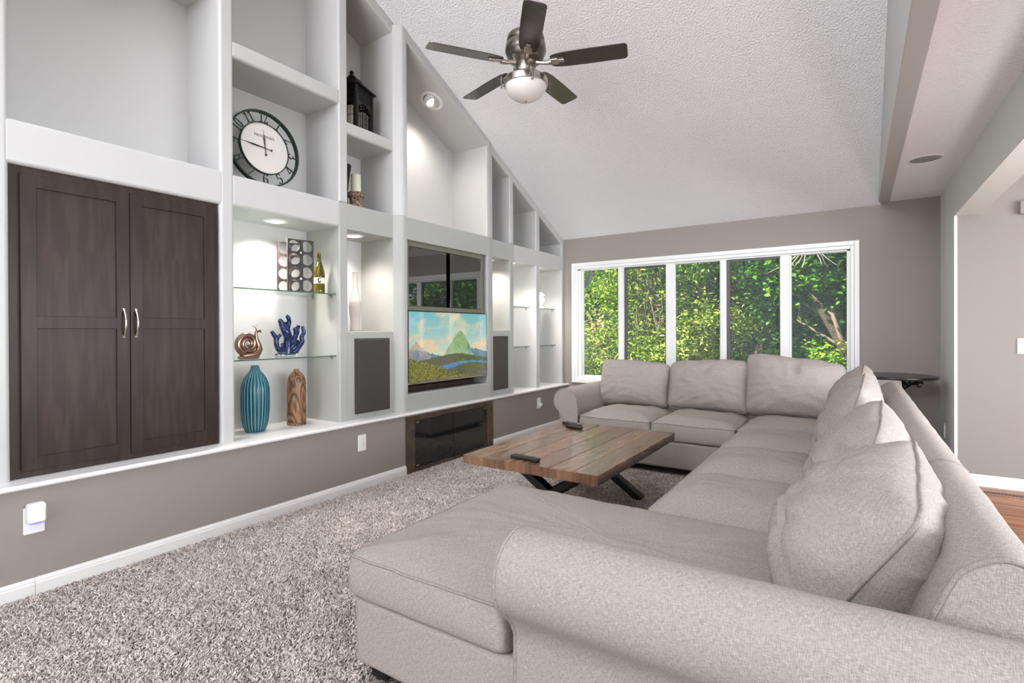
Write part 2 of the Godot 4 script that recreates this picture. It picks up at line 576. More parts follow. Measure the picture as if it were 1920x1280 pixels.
	piece(w, "pier", PackedVector2Array([Vector2(-6.154, 0.5), Vector2(-6.09, 0.5), Vector2(-6.09, cy(-6.09)), Vector2(-6.154, cy(-6.154))]), XF, M.white, 0.012)
	for q in [[-4.88, -4.50], [-5.45, -4.93], [-6.154, -5.51]]:
		piece(w, "header", PackedVector2Array([Vector2(q[0], cy(q[0]) - 0.095), Vector2(q[1], cy(q[1]) - 0.095), Vector2(q[1], cy(q[1])), Vector2(q[0], cy(q[0]))]), XF - 0.0012, M.white, 0.014)
	# the long ledge
	var b := MB.new()
	b.prism(zy(ZB, 5.0, 0.503, 0.528), Vector3(), Vector3(0, 0, 1), Vector3(0, 1, 0), Vector3(1, 0, 0), XB, -3.165, 0.011)
	struct("trim_ledge", b, M.ledge)
	# skirting: a moulded profile swept along the wall
	var prof := PackedVector2Array([Vector2(0, -0.01), Vector2(0.016, -0.01), Vector2(0.016, 0.055), Vector2(0.013, 0.062), Vector2(0.013, 0.068), Vector2(0.007, 0.074), Vector2(0.005, 0.081), Vector2(0, 0.081)])
	var bl := struct_root("baseboard_left")
	for q in [[-3.198, -0.80], [-0.7985, 5.0], [ZB, -4.468]]:
		b = MB.new()
		b.prism(prof, Vector3(-3.2, 0, 0), Vector3(1, 0, 0), Vector3(0, 1, 0), Vector3(0, 0, 1), q[0], q[1])
		part(bl, "board", b, M.base)
	b = MB.new()
	b.prism(PackedVector2Array([Vector2(0, 0), Vector2(0.016, 0), Vector2(0.016, 0.06), Vector2(0.013, 0.067), Vector2(0.013, 0.075), Vector2(0.008, 0.08), Vector2(0.006, 0.088), Vector2(0, 0.088)]), Vector3(0, 0, -5.40), Vector3(0, 0, 1), Vector3(0, 1, 0), Vector3(1, 0, 0), 0.66, 4.7)
	struct("baseboard_far", b, M.base)

func window() -> void:
	var w := struct_root("window_1")
	var f := ZB
	# casing: a thick outer band and a thinner inner one
	var o := [-3.115, 0.021, 0.545, 2.096]
	var i1 := [-3.070, -0.022, 0.59, 2.050]
	var i2 := [-3.035, -0.055, 0.62, 2.015]
	for q in [[o, i1, 0.026], [i1, i2, 0.018]]:
		var a = q[0]
		var c = q[1]
		for pl in [[a[0], c[0], a[2], a[3]], [c[1], a[1], a[2], a[3]], [c[0] - 0.001, c[1] + 0.001, c[3], a[3]], [c[0] - 0.001, c[1] + 0.001, a[2], c[2]]]:
			var b := MB.new()
			b.prism(PackedVector2Array([Vector2(pl[0], pl[2]), Vector2(pl[1], pl[2]), Vector2(pl[1], pl[3]), Vector2(pl[0], pl[3])]), Vector3(0, 0, f), Vector3(1, 0, 0), Vector3(0, 1, 0), Vector3(0, 0, 1), -0.01, q[2], 0.006)
			part(w, "casing", b, M.frame)
	var k := 1.0065
	# frame bars: head, sill, jambs, mullions
	var fz0 := f - 0.09
	boxpart(w, "frame_head", Vector3(-3.05, 2.0, fz0), Vector3(-0.04, 2.03, f - 0.012), M.frame, 0.003)
	boxpart(w, "frame_sill", Vector3(-3.05, 0.60, fz0), Vector3(-0.04, 0.632, f - 0.004), M.frame, 0.003)
	boxpart(w, "jamb", Vector3(-3.05, 0.60, fz0), Vector3(-2.995, 2.03, f - 0.012), M.frame, 0.003)
	boxpart(w, "jamb", Vector3(-0.085, 0.60, fz0), Vector3(-0.04, 2.03, f - 0.012), M.frame, 0.003)
	for q in [[-2.470, -2.400], [-1.878, -1.785], [-1.270, -1.207], [-0.674, -0.585]]:
		boxpart(w, "mullion", Vector3(q[0] * k, 0.60, fz0), Vector3(q[1] * k, 2.02, f - 0.016), M.frame, 0.004)
	# sashes: white on panes 1, 3, 5; dark on the casements 2 and 4
	var panes := [[-2.956, -2.475, 0], [-2.400, -1.880, 1], [-1.774, -1.280, 0], [-1.205, -0.676, 1], [-0.570, -0.069, 0]]
	for p in panes:
		var t := 0.034 if p[2] else 0.022
		var x0: float = (p[0] if p[2] else p[0] - 0.03) * k
		var x1: float = (p[1] if p[2] else p[1] + 0.03) * k
		var xi0: float = (p[0] + 0.03 if p[2] else p[0]) * k
		var xi1: float = (p[1] - 0.012 if p[2] else p[1]) * k
		var m: Material = M.sash if p[2] else M.frame
		var y0 := 0.62
		var y1 := 2.012
		var zi := f - 0.045
		var sash := boxpart(w, "sash", Vector3(x0, y0, zi - 0.03), Vector3(xi0, y1, zi), m, 0.003)
		boxpart(sash, "rail", Vector3(xi1, y0, zi - 0.03), Vector3(x1, y1, zi), m, 0.003)
		boxpart(sash, "rail", Vector3(xi0 - 0.002, 1.978 if p[2] else 1.995, zi - 0.03), Vector3(xi1 + 0.002, y1, zi), m, 0.003)
		boxpart(sash, "rail", Vector3(xi0 - 0.002, y0, zi - 0.03), Vector3(xi1 + 0.002, 0.645, zi), m, 0.003)
		boxpart(w, "pane", Vector3(xi0 - 0.004, 0.64, zi - 0.019), Vector3(xi1 + 0.004, 2.0, zi - 0.015), M.glass)

# ------------------------------------------------------------------ soft furniture
# a loose cushion: two bulging sides that meet in a welted seam
func pillow(parent: Node, c: Vector3, R: Vector3, U: Vector3, w: float, h: float, t: float, sd: int, back := 0.8, sag := 0.25, corner := 0.16, hump := 0.0, lean := 0.0) -> void:
	var N := R.cross(U).normalized()
	var nz := noise(1.0, sd, 3)
	var b := MB.new()
	var m := 44
	var border := []
	var at := func(s: float, q: float, side: float) -> Vector3:
		# outline: slightly hollow sides and rounded corners
		var x := s * (1.0 - 0.035 * (1.0 - q * q)) * (1.0 - corner * 0.5 * pow(absf(s * q), 6.0))
		var y := q * (1.0 - 0.05 * (1.0 - s * s)) * (1.0 - corner * 0.5 * pow(absf(s * q), 6.0))
		if q > 0.0: y += q * (hump * (1.0 - s * s) + lean * s)
		y += 0.05 * (nz.get_noise_2d(s * 1.4 + 9.0, sd * 3.1)) * (1.0 if q > 0 else 0.3)
		var fs := pow(maxf(0.0, 1.0 - pow(absf(s), 2.6)), 0.5)
		var fq := pow(maxf(0.0, 1.0 - pow(absf(q), 2.4)), 0.5)
		var f := fs * fq
		var thick := t * f * (1.0 - sag * q) * (1.0 if side > 0 else back)
		# gathers running in from the seam, deeper towards corners
		var edge := 1.0 - f
		var per := atan2(q, s)
		var g := nz.get_noise_2d(per * 9.0 + 40.0 * side, 1.7 + 0.6 * f)
		var g2 := nz.get_noise_2d(per * 3.2 + 11.0 * side, 5.3)
		var cr := pow(absf(s * q), 1.5) * (0.6 + 0.4 * q)
		thick += f * t * ((0.13 + 0.07 * q + 0.25 * cr) * g * pow(edge, 1.1) + 0.10 * g2 - 0.16 * cr * pow(1.0 - absf(g), 6.0))
		thick += (0.018 * nz.get_noise_3d(s * 2.3, q * 2.3, side * 7.0) + 0.010 * nz.get_noise_3d(s * 2.0 + 5.0, q * 7.0 - s * 2.0, 3.0) * (1.0 - 0.6 * q)) * f
		return c + R * (x * w) + U * (y * h) + N * (thick * side)
	for side in [1.0, -1.0]:
		var rows := []
		for i in m + 1:
			var row := PackedVector3Array()
			for j in m + 1:
				row.append(at.call(sin(PI / 2 * (2.0 * i / m - 1.0)), sin(PI / 2 * (2.0 * j / m - 1.0)), side))
			rows.append(row)
		var i0 := b.v.size()
		b.grid(rows, false)
		# face outwards along N
		var s := 0.0
		for k in range(i0, b.v.size()): s += b.n[k].dot(N) * side
		if s < 0.0:
			for k in range(i0, b.v.size()): b.n[k] = -b.n[k]
			for k in range(0, b.ix.size(), 3):
				if b.ix[k] >= i0:
					var tmp := b.ix[k + 1]
					b.ix[k + 1] = b.ix[k + 2]
					b.ix[k + 2] = tmp
	var o := part(parent, "back_cushion", b, M.fabric)
	for k in 4 * m:
		var e := k / m
		var a := sin(PI / 2 * (2.0 * float(k % m) / m - 1.0))
		var s: float = [a, 1.0, -a, -1.0][e]
		var q: float = [-1.0, a, 1.0, -a][e]
		border.append(at.call(s, q, 1.0))
	b = MB.new()
	b.tube(border, 0.0065, 8, true)
	part(o, "welt", b, M.welt)

# a boxed seat cushion on a star-shaped outline, crowned on top, with a welt along the top edge
func seat(parent: Node, outline: PackedVector2Array, y0: float, y1: float, crown: float, sd: int, called := "seat_cushion") -> void:
	var nz := noise(1.0, sd, 3)
	# resample the outline
	var pts := PackedVector2Array()
	var k := outline.size()
	for i in k:
		var a := outline[i]
		var d := outline[(i + 1) % k]
		var st := maxi(1, int(a.distance_to(d) / 0.022))
		for j in st: pts.append(a.lerp(d, float(j) / st))
	var cen := Vector2()
	for p in pts: cen += p
	cen /= pts.size()
	var rows := []
	var h := y1 - y0
	# [inset in metres, height, share towards the centre]
	var prof := [[0.03, y0, 1.0], [0.03, y0, 0.0], [0.012, y0 + 0.006, 0.0], [0.0, y0 + 0.02, 0.0], [-0.006, y0 + h * 0.35, 0.0], [-0.006, y0 + h * 0.65, 0.0], [0.0, y1 - 0.012, 0.0], [0.004, y1 - 0.002, 0.0], [0.012, y1 + 0.004, 0.0]]
	for s in [0.06, 0.11, 0.17, 0.24, 0.31, 0.38, 0.46, 0.54, 0.62, 0.7, 0.78, 0.86, 0.93, 1.0]: prof.append([0.012, y1, s])
	for q in prof:
		var row := PackedVector3Array()
		for p in pts:
			var dir := p - cen
			var l := dir.length()
			var r2: Vector2 = cen + dir * ((l - q[0]) / l) * (1.0 - q[2])
			var y: float = q[1]
			if q[1] == y1 and q[2] > 0.0:
				y += crown * (1.0 - pow(1.0 - q[2], 4.0)) + 0.004
				var e := minf(1.0, q[2] * 4.0)
				y += e * (0.012 * nz.get_noise_2d(r2.x * 3.5, r2.y * 3.5) + 0.006 * nz.get_noise_2d(r2.x * 7 + 50, r2.y * 16))
				var ang := dir.angle()
				y += 0.007 * nz.get_noise_2d(ang * 7.0, 3.0) * exp(-q[2] * 5.0)
			elif q[2] == 0.0 and q[1] > y0 + 0.01:
				var bulge := 0.006 * nz.get_noise_2d(p.x * 4 + 20, p.y * 4)
				r2 += dir / l * bulge
				y += 0.006 * nz.get_noise_2d(p.x * 5, p.y * 5 + 30)
			row.append(Vector3(r2.x, y, r2.y))
		rows.append(row)
	var b := MB.new()
	b.grid(rows)
	var o := part(parent, called, b, M.fabric)
	var wl: Array = []
	for p in rows[7]: wl.append(p + Vector3(0, 0.001, 0))
	b = MB.new()
	b.tube(wl, 0.005, 7, true)
	part(o, "welt", b, M.welt)

func rounded(poly: PackedVector2Array, r: float, seg := 5) -> PackedVector2Array:
	var o := PackedVector2Array()
	var k := poly.size()
	for i in k:
		var p := poly[i]
		var a := (poly[(i + k - 1) % k] - p)
		var b := (poly[(i + 1) % k] - p)
		var rr := minf(r, 0.45 * minf(a.length(), b.length()))
		var p0 := p + a.normalized() * rr
		var p1 := p + b.normalized() * rr
		for j in seg + 1:
			var t := float(j) / seg
			o.append(p0.lerp(p, t).lerp(p.lerp(p1, t), t))
	return o

func resample(poly: PackedVector2Array, step: float) -> PackedVector2Array:
	var o := PackedVector2Array()
	var k := poly.size()
	for i in k:
		var a := poly[i]
		var d := poly[(i + 1) % k]
		var st := maxi(1, int(a.distance_to(d) / step))
		for j in st: o.append(a.lerp(d, float(j) / st))
	return o

# upholstered length: closed outline swept along W, ends rounded over by r
func bolster(parent: Node, called: String, poly: PackedVector2Array, U: Vector3, V: Vector3, W: Vector3, w0: float, w1: float, sd: int, welt0 := false, welt1 := false, r := 0.014) -> MeshInstance3D:
	var nz := noise(1.0, sd, 2)
	var pts := resample(poly, 0.025)
	var cen := Vector2()
	for p in pts: cen += p
	cen /= pts.size()
	var dir := signf(w1 - w0)
	var rows := []
	var st := [[w0 - dir * 0.004, 1.0], [w0 - dir * 0.004, 0.5], [w0, 0.0, r], [w0 + dir * r * 0.3, 0.0, r * 0.3], [w0 + dir * r, 0.0, 0.0]]
	var nseg := maxi(2, int(absf(w1 - w0) / 0.06))
	for i in range(1, nseg): st.append([lerpf(w0 + dir * r, w1 - dir * r, float(i) / nseg), 0.0, 0.0])
	st.append_array([[w1 - dir * r, 0.0, 0.0], [w1 - dir * r * 0.3, 0.0, r * 0.3], [w1, 0.0, r], [w1 + dir * 0.004, 0.5], [w1 + dir * 0.004, 1.0]])
	for q in st:
		var row := PackedVector3Array()
		for p in pts:
			var d := p - cen
			var l := d.length()
			var e := p
			if q.size() == 3:
				e = cen + d * ((l - q[2]) / l)
				e += d / l * 0.004 * nz.get_noise_3d(p.x * 5, p.y * 5, q[0] * 4)
			else:
				e = cen + d * ((l - r) / l) * (1.0 - q[1])
			row.append(U * e.x + V * e.y + W * q[0])
		rows.append(row)
	var b := MB.new()
	b.grid(rows)
	var o := part(parent, called, b, M.fabric)
	for k in 2:
		if (k == 0 and welt0) or (k == 1 and welt1):
			var ring: Array = []
			for p in rows[3] if k == 0 else rows[rows.size() - 4]: ring.append(p)
			b = MB.new()
			b.tube(ring, 0.006, 7, true)
			part(o, "welt", b, M.welt)
	return o

func leg_block(parent: Node, x: float, z: float) -> void:
	var b := MB.new()
	b.prism(PackedVector2Array([Vector2(-0.035, -0.035), Vector2(0.035, -0.035), Vector2(0.035, 0.035), Vector2(-0.035, 0.035)]), Vector3(x, 0, z), Vector3(1, 0, 0), Vector3(0, 0, 1), Vector3(0, -1, 0), -0.075, 0.002, 0.012)
	part(parent, "leg", b, M.black)

func rect(x0: float, x1: float, z0: float, z1: float, r := 0.05) -> PackedVector2Array:
	return rounded(PackedVector2Array([Vector2(x0, z0), Vector2(x1, z0), Vector2(x1, z1), Vector2(x0, z1)]), r)

func roll_arm(cx: float, cyy: float, r: float, x_in: float, x_out: float, y0: float) -> PackedVector2Array:
	# cross-section of a rolled arm: x_out is the outer panel, the roll bulges past it, x_in is the seat side
	var s := signf(x_out - x_in)
	var p := PackedVector2Array()
	p.append(Vector2(x_in, y0))
	p.append(Vector2(x_out, y0))
	p.append(Vector2(x_out, cyy - r * 1.45))
	p.append(Vector2(x_out + s * r * 0.15, cyy - r * 1.12))
	for i in 15:
		var a := -0.32 * PI + (PI * 1.20) * i / 14.0
		p.append(Vector2(cx + s * cos(a) * r, cyy + sin(a) * r))
	p.append(Vector2(x_in, cyy - r * 0.55))
	return p

func sofas() -> void:
	var X := Vector3(1, 0, 0)
	var Y := Vector3(0, 1, 0)
	var Z := Vector3(0, 0, 1)
	# ---- section with the chaise and the near arm
	var s := thing("chaise_sofa", "beige sofa section with long chaise seat and rolled arm nearest the viewer", "sofa", Vector3(-0.6, 0, -1.7), "beige sectional sofa")
	var b := MB.new()
	b.rbox(Vector3(-1.475, 0.06, -2.205), Vector3(0.28, 0.292, -1.222), 0.022, 3)
	part(s, "base", b, M.fabric)
	for q in [[-1.40, -1.30], [-1.40, -2.13], [0.2, -1.3], [0.2, -2.13]]: leg_block(s, q[0], q[1])
	seat(s, rounded(PackedVector2Array([Vector2(-1.50, -2.207), Vector2(-0.03, -2.207), Vector2(-0.03, -1.36), Vector2(-0.825, -1.345), Vector2(-0.835, -1.205), Vector2(-1.50, -1.205)]), 0.045), 0.294, 0.440, 0.045, 101)
	bolster(s, "arm", roll_arm(-1.228, 0.552, 0.118, -1.345, -1.212, 0.065), Z, Y, X, -0.80, 0.30, 111, true, false)
	bolster(s, "backrest", rounded(PackedVector2Array([Vector2(-0.02, 0.28), Vector2(0.30, 0.065), Vector2(0.31, 0.70), Vector2(0.295, 0.775), Vector2(0.235, 0.80), Vector2(0.165, 0.765), Vector2(0.08, 0.55)]), 0.05), X, Y, Z, -2.20, -1.31, 112, true, true, 0.018)
	pillow(s, Vector3(0.005, 0.640, -1.765), Vector3(0, 0, -1), Vector3(0.55, 0.835, 0.0).normalized(), 0.352, 0.235, 0.20, 121, 0.95, 0.2, 0.12, 0.08, 0.15)
	# ---- armless middle section
	s = thing("armless_sofa", "beige armless sofa section with three seat cushions between chaise and window sofa", "sofa", Vector3(-0.2, 0, -3.3), "beige sectional sofa")
	b = MB.new()
	b.rbox(Vector3(-0.79, 0.06, -4.395), Vector3(0.28, 0.292, -2.215), 0.022, 3)
	part(s, "base", b, M.fabric)
	for q in [[-0.72, -2.3], [-0.72, -4.3], [0.2, -2.3], [0.2, -4.3]]: leg_block(s, q[0], q[1])
	for k in 3:
		var z1 := -2.222 - 0.727 * k
		seat(s, rect(-0.835, -0.03, z1 - 0.714, z1 - 0.004, 0.13), 0.294, 0.365, 0.140, 130 + k)
	bolster(s, "backrest", rounded(PackedVector2Array([Vector2(-0.02, 0.28), Vector2(0.30, 0.065), Vector2(0.31, 0.70), Vector2(0.295, 0.775), Vector2(0.235, 0.80), Vector2(0.165, 0.765), Vector2(0.08, 0.55)]), 0.05), X, Y, Z, -4.40, -2.212, 142, true, true, 0.018)
	for k in 3:
		pillow(s, Vector3([0.0, -0.04, -0.035][k], [0.665, 0.712, 0.72][k], -2.58 - 0.727 * k), Vector3(0.02, 0, -1).normalized(), Vector3([0.36, 0.27, 0.27][k], 0.95, 0.0).normalized(), 0.365, [0.225, 0.255, 0.255][k], [0.195, 0.165, 0.165][k], 150 + k, 0.8, 0.2, 0.14, [0.10, 0.05, 0.05][k], [0.10, 0.04, 0.04][k])
	# ---- sofa under the window, with the corner seat and the far arm
	s = thing("corner_sofa", "beige sofa section under the window with rolled arm and corner seat", "sofa", Vector3(-1.0, 0, -4.95), "beige sectional sofa")
	b = MB.new()
	b.rbox(Vector3(-2.33, 0.05, -5.46), Vector3(0.28, 0.275, -4.425), 0.02, 3)
	part(s, "base", b, M.fabric)
	for q in [[-2.25, -4.52], [-2.25, -5.38], [0.2, -5.38]]: leg_block(s, q[0], q[1])
	var xs := [-2.175, -1.492, -0.802, -0.06]
	for k in 3:
		seat(s, rect(xs[k] + 0.004, xs[k + 1] - 0.004, -5.16, -4.405, 0.05), 0.278, 0.425, 0.060, 160 + k)
	bolster(s, "arm", roll_arm(-2.318, 0.552, 0.124, -2.19, -2.365, 0.05), X, Y, Z, -5.44, -4.425, 171, false, true)
	bolster(s, "backrest", rounded(PackedVector2Array([Vector2(-5.02, 0.28), Vector2(-5.48, 0.065), Vector2(-5.49, 0.70), Vector2(-5.47, 0.775), Vector2(-5.41, 0.80), Vector2(-5.33, 0.765), Vector2(-5.23, 0.55)]), 0.05), Z, Y, X, -2.28, 0.305, 172, false, true, 0.018)
	bolster(s, "backrest", rounded(PackedVector2Array([Vector2(-0.02, 0.28), Vector2(0.30, 0.065), Vector2(0.31, 0.70), Vector2(0.295, 0.775), Vector2(0.235, 0.80), Vector2(0.165, 0.765), Vector2(0.08, 0.55)]), 0.05), X, Y, Z, -5.30, -4.412, 173, false, true, 0.018)
	var T := Vector3(0, 0.965, -0.26)
	pillow(s, Vector3(-1.885, 0.685, -5.09), Vector3(1, 0.015, 0), T, 0.365, 0.23, 0.145, 181, 0.6, 0.25, 0.16, 0.06, -0.10)
	pillow(s, Vector3(-1.165, 0.695, -5.085), Vector3(1, -0.01, 0), T, 0.365, 0.235, 0.145, 182, 0.6, 0.25, 0.16, 0.12, 0.08)
	pillow(s, Vector3(-0.455, 0.72, -5.075), Vector3(1, -0.03, 0), T, 0.385, 0.26, 0.15, 183, 0.6, 0.22, 0.16, 0.07, -0.12)

func coffee_table() -> void:
	var t := thing("coffee_table", "low coffee table of thick reddish wooden planks on crossed dark metal legs", "table", Vector3(-1.6, 0, -3.25))
	var x0 := -2.055
	var x1 := -1.145
	var z0 := -3.955
	var z1 := -2.555
	var top := Node3D.new()
	top.name = "tabletop"
	t.add_child(top)
	top.position = Vector3(0, 0.42, 0)
	var n := 6
	var wdt := (x1 - x0) / n
	for k in n:
		# a plank with hand-scraped waves: a grid over its top, straight sides
		var a := x0 + wdt * k + 0.0007
		var c := x0 + wdt * (k + 1) - 0.0007
		var nz := noise(1.0, 200 + k, 3)
		var rows := []
		var zn := 56
		for i in zn + 1:
			var z := lerpf(z0, z1, float(i) / zn)
			var row := PackedVector3Array()
			var ea := 0.003 * nz.get_noise_1d(z * 9.0) if k == 0 else 0.0
			var ec := 0.003 * nz.get_noise_1d(z * 9.0 + 40) if k == n - 1 else 0.0
			var sec := [[a + ea, 0.396], [a + ea, 0.447], [a + 0.002 + ea, 0.4495]]
			for j in 9: sec.append([lerpf(a + 0.006, c - 0.006, j / 8.0), 0.45])
			sec.append_array([[c - 0.002 + ec, 0.4495], [c + ec, 0.447], [c + ec, 0.396]])
			for q in sec:
				var y: float = q[1]
				if y > 0.44: y += 0.0022 * nz.get_noise_2d(q[0] * 14.0, z * 5.0) + 0.0012 * nz.get_noise_2d(q[0] * 60.0 + 7, z * 6.0) + 0.0008 * nz.get_noise_2d(z * 70.0, q[0] * 4.0)
				row.append(Vector3(q[0], y, z))
			rows.append(row)
		var b := MB.new()
		b.grid(rows, true)
		for e in [0, zn]:
			var pts := []
			for p in rows[e]: pts.append(p)
			b.face(pts, Vector3(0, 0, -1.0 if e == 0 else 1.0))
		part(top, "plank", b, M.planks[k % 4])
	for z in [-2.86, -3.66]:
		var b := MB.new()
		for sg in [1.0, -1.0]:
			b.bar(Vector3(-1.6 - sg * 0.30, 0.40, z), Vector3(-1.6 + sg * 0.30, 0.0, z), 0.05 if sg > 0 else 0.046, 0.075, Vector3(0, 0, 1))
		var f := part(t, "cross_leg", b, M.steel)
		b = MB.new()
		b.rbox(Vector3(-1.98, 0.378, z - 0.035), Vector3(-1.22, 0.3955, z + 0.035), 0.004)
		part(f, "mounting_plate", b, M.steel)
	var st := MB.new()
	st.rbox(Vector3(-1.63, 0.18, -3.66), Vector3(-1.57, 0.225, -2.86), 0.004)
	part(t, "stretcher", st, M.steel)

func remote(label: String, at: Vector3, turn: float, l: float, wd: float, called := "remote_control") -> void:
	var o := thing(called, label, "remote", at, "remote controls on the coffee table")
	o.rotation.y = turn
	var b := MB.new()
	b.xf = Transform3D(Basis(), at)
	b.rbox(Vector3(-wd / 2, 0, -l / 2), Vector3(wd / 2, 0.02, l / 2), 0.007, 3)
	part(o, "body", b, M.black)
	b = MB.new()
	b.xf = Transform3D(Basis(), at)
	for i in 7:
		for j in 3:
			var p := Vector3(-wd * 0.3 + wd * 0.3 * j, 0.02, -l * 0.40 + l * 0.12 * i)
			b.rbox(p + Vector3(-0.0035, -0.002, -0.004), p + Vector3(0.0035, 0.002, 0.004), 0.001, 1)
	part(o, "buttons", b, M.buttons)

# ------------------------------------------------------------------ fittings of the built-in
func cabinet() -> void:
	var t := thing("built_in_cabinet", "tall dark brown cabinet with two panelled doors set into the white wall", "cabinet", Vector3(-3.4, 0.528, -1.223))
	var y0 := 0.529
	var y1 := 2.011
	boxpart(t, "body", Vector3(XB + 0.01, y0, -1.703), Vector3(-3.40, y1, -0.744), M.dark)
	var fr := boxpart(t, "face_frame", Vector3(-3.40, y0, -0.790), Vector3(-3.312, y1, -0.744), M.dark, 0.002)
	boxpart(fr, "stile", Vector3(-3.40, y0, -1.703), Vector3(-3.312, y1, -1.664), M.dark, 0.002)
	boxpart(fr, "rail", Vector3(-3.40, 1.955, -1.67), Vector3(-3.3125, y1, -0.785), M.dark, 0.002)
	boxpart(fr, "rail", Vector3(-3.40, y0, -1.67), Vector3(-3.3125, 0.572, -0.785), M.dark, 0.002)
	for k in 2:
		var za := -0.781 if k == 0 else -1.2275
		var zb := -1.2245 if k == 0 else -1.674
		var d := MB.new()
		var xf := -3.29
		var xk := -3.311
		var ws := 0.060
		# stiles, rails and mid rail, mitred flush
		d.rbox(Vector3(xk, 0.562, za - ws), Vector3(xf, 1.978, za), 0.002, 1)
		d.rbox(Vector3(xk, 0.562, zb), Vector3(xf, 1.978, zb + ws), 0.002, 1)
		for y in [[0.562, 0.625], [1.240, 1.300], [1.915, 1.978]]:
			d.rbox(Vector3(xk, y[0], zb + ws - 0.002), Vector3(xf - 0.0005, y[1], za - ws + 0.002), 0.002, 1)
		var door := part(t, "door", d, M.dark_mid)
		for y in [[0.62, 1.245], [1.295, 1.92]]:
			boxpart(door, "panel", Vector3(xk + 0.001, y[0], zb + ws - 0.004), Vector3(xf - 0.012, y[1], za - ws + 0.004), M.dark)
		# bowed bar handle
		var h := MB.new()
		var z := -1.196 if k == 0 else -1.252
		var pts := []
		var rad := []
		for i in 13:
			var s := i / 12.0 * 2 - 1
			pts.append(Vector3(xf + 0.003 + 0.026 * (1.0 - pow(absf(s), 2.2)), 1.271 + 0.073 * s, z))
			rad.append(0.0055 + 0.0015 * s * s)
		h.tube(pts, rad, 10)
		for s in [-1, 1]: h.rbox(Vector3(xf - 0.002, 1.271 + s * 0.071 - 0.008, z - 0.007), Vector3(xf + 0.006, 1.271 + s * 0.071 + 0.008, z + 0.007), 0.002)
		part(door, "handle", h, M.nickel, "brushed metal handle")

func tv_image() -> Image:
	var w := 480
	var h := 270
	var im := Image.create_empty(w, h, false, Image.FORMAT_RGB8)
	var n1 := noise(0.02, 301, 4)
	var n2 := noise(0.06, 302, 4)
	for y in h:
		for x in w:
			var u := x / float(w)
			var v := y / float(h)
			# sky with warm clouds
			var c := rgb(126, 196, 204).lerp(rgb(206, 222, 210), clampf(v * 1.5, 0, 1))
			var cl := n1.get_noise_2d(x * 0.42 + y * 0.25, y * 0.75)
			var pl := exp(-pow((u - 0.62 - (0.5 - v) * -0.25) * 9.0, 2.0)) * smoothstep(0.55, 0.1, v)
			c = c.lerp(rgb(250, 214, 170), clampf((cl + 0.0) * 1.9, 0, 1) * 0.7)
			c = c.lerp(rgb(255, 226, 176), clampf(pl * (1.0 + cl), 0, 1) * 0.8)
			c = c.lerp(rgb(255, 214, 168), clampf(exp(-pow((v - 0.46) * 9.0, 2)) * (0.6 + cl * 1.4), 0, 1) * 0.8)
			# far blue range, then a green reflection painted in as a steep peak
			var r1 := 0.60 - 0.05 * sin(u * 9.0 + 1.0) - 0.03 * n2.get_noise_1d(x * 0.8)
			if v > r1: c = rgb(112, 142, 164).lerp(rgb(92, 116, 136), (v - r1) * 4) * (1.0 + 0.25 * n2.get_noise_2d(x, y))
			var r0 := 0.42 + absf(u - 0.08) * 1.5 + 0.03 * n2.get_noise_1d(x * 1.3 + 500)
			if v > r0 and v < 0.7: c = c.lerp(rgb(206, 168, 146).lerp(rgb(126, 142, 160), clampf((v - r0) * 4, 0, 1)), 0.7 + 0.5 * n2.get_noise_2d(x * 1.5, y * 0.8))
			var refl := 0.26 + pow(absf(u - 0.62), 1.25) * (3.4 if u > 0.62 else 2.6) + 0.02 * n2.get_noise_1d(x * 1.6 + 90)
			if v > refl and v < 0.72:
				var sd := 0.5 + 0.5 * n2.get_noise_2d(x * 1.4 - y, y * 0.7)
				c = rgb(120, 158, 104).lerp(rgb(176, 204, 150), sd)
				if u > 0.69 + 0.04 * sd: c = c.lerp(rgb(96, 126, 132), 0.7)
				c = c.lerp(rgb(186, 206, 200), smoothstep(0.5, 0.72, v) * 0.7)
			# valley: dark wood, lake, meadow
			var r2 := 0.69 + 0.03 * sin(u * 6.0 + 2.0) - 0.05 * exp(-pow((u - 0.66) * 4.0, 2)) + 0.01 * n2.get_noise_1d(x * 2.0)
			if v > r2: c = rgb(78, 86, 74).lerp(rgb(112, 112, 74), 0.5 + 0.6 * n2.get_noise_2d(x * 1.6, y * 3.0))
			var lk := 0.80 + 0.035 * sin(u * 7.0 - 0.6)
			if absf(v - lk) < 0.035 * smoothstep(0.2, 0.34, u) * (1.0 - 0.5 * smoothstep(0.5, 0.7, u)): c = rgb(62, 118, 168).lerp(rgb(104, 158, 200), 0.5 + n2.get_noise_2d(x * 0.5, y * 4.0))
			var md := 0.66 + u * 0.42 + 0.015 * n2.get_noise_1d(x * 1.5 + 40)
			if u > 0.42: md = maxf(md, 0.895 - 0.02 * sin(u * 10))
			if v > md:
				c = rgb(158, 146, 58).lerp(rgb(104, 112, 46), 0.5 + 0.9 * n2.get_noise_2d(x * 1.2, y * 2.0))
				if n2.get_noise_2d(x * 2.2, y * 1.1 + 99) > 0.10 + (0.12 if u < 0.3 else 0.0): c = rgb(48, 62, 34).lerp(rgb(78, 88, 44), 0.5 + n2.get_noise_2d(x * 5.0, y * 5.0))
			c = c * (1.0 + 0.10 * n2.get_noise_2d(x * 2.5 + 300, y * 2.5))
			im.set_pixel(x, y, c)
	return im

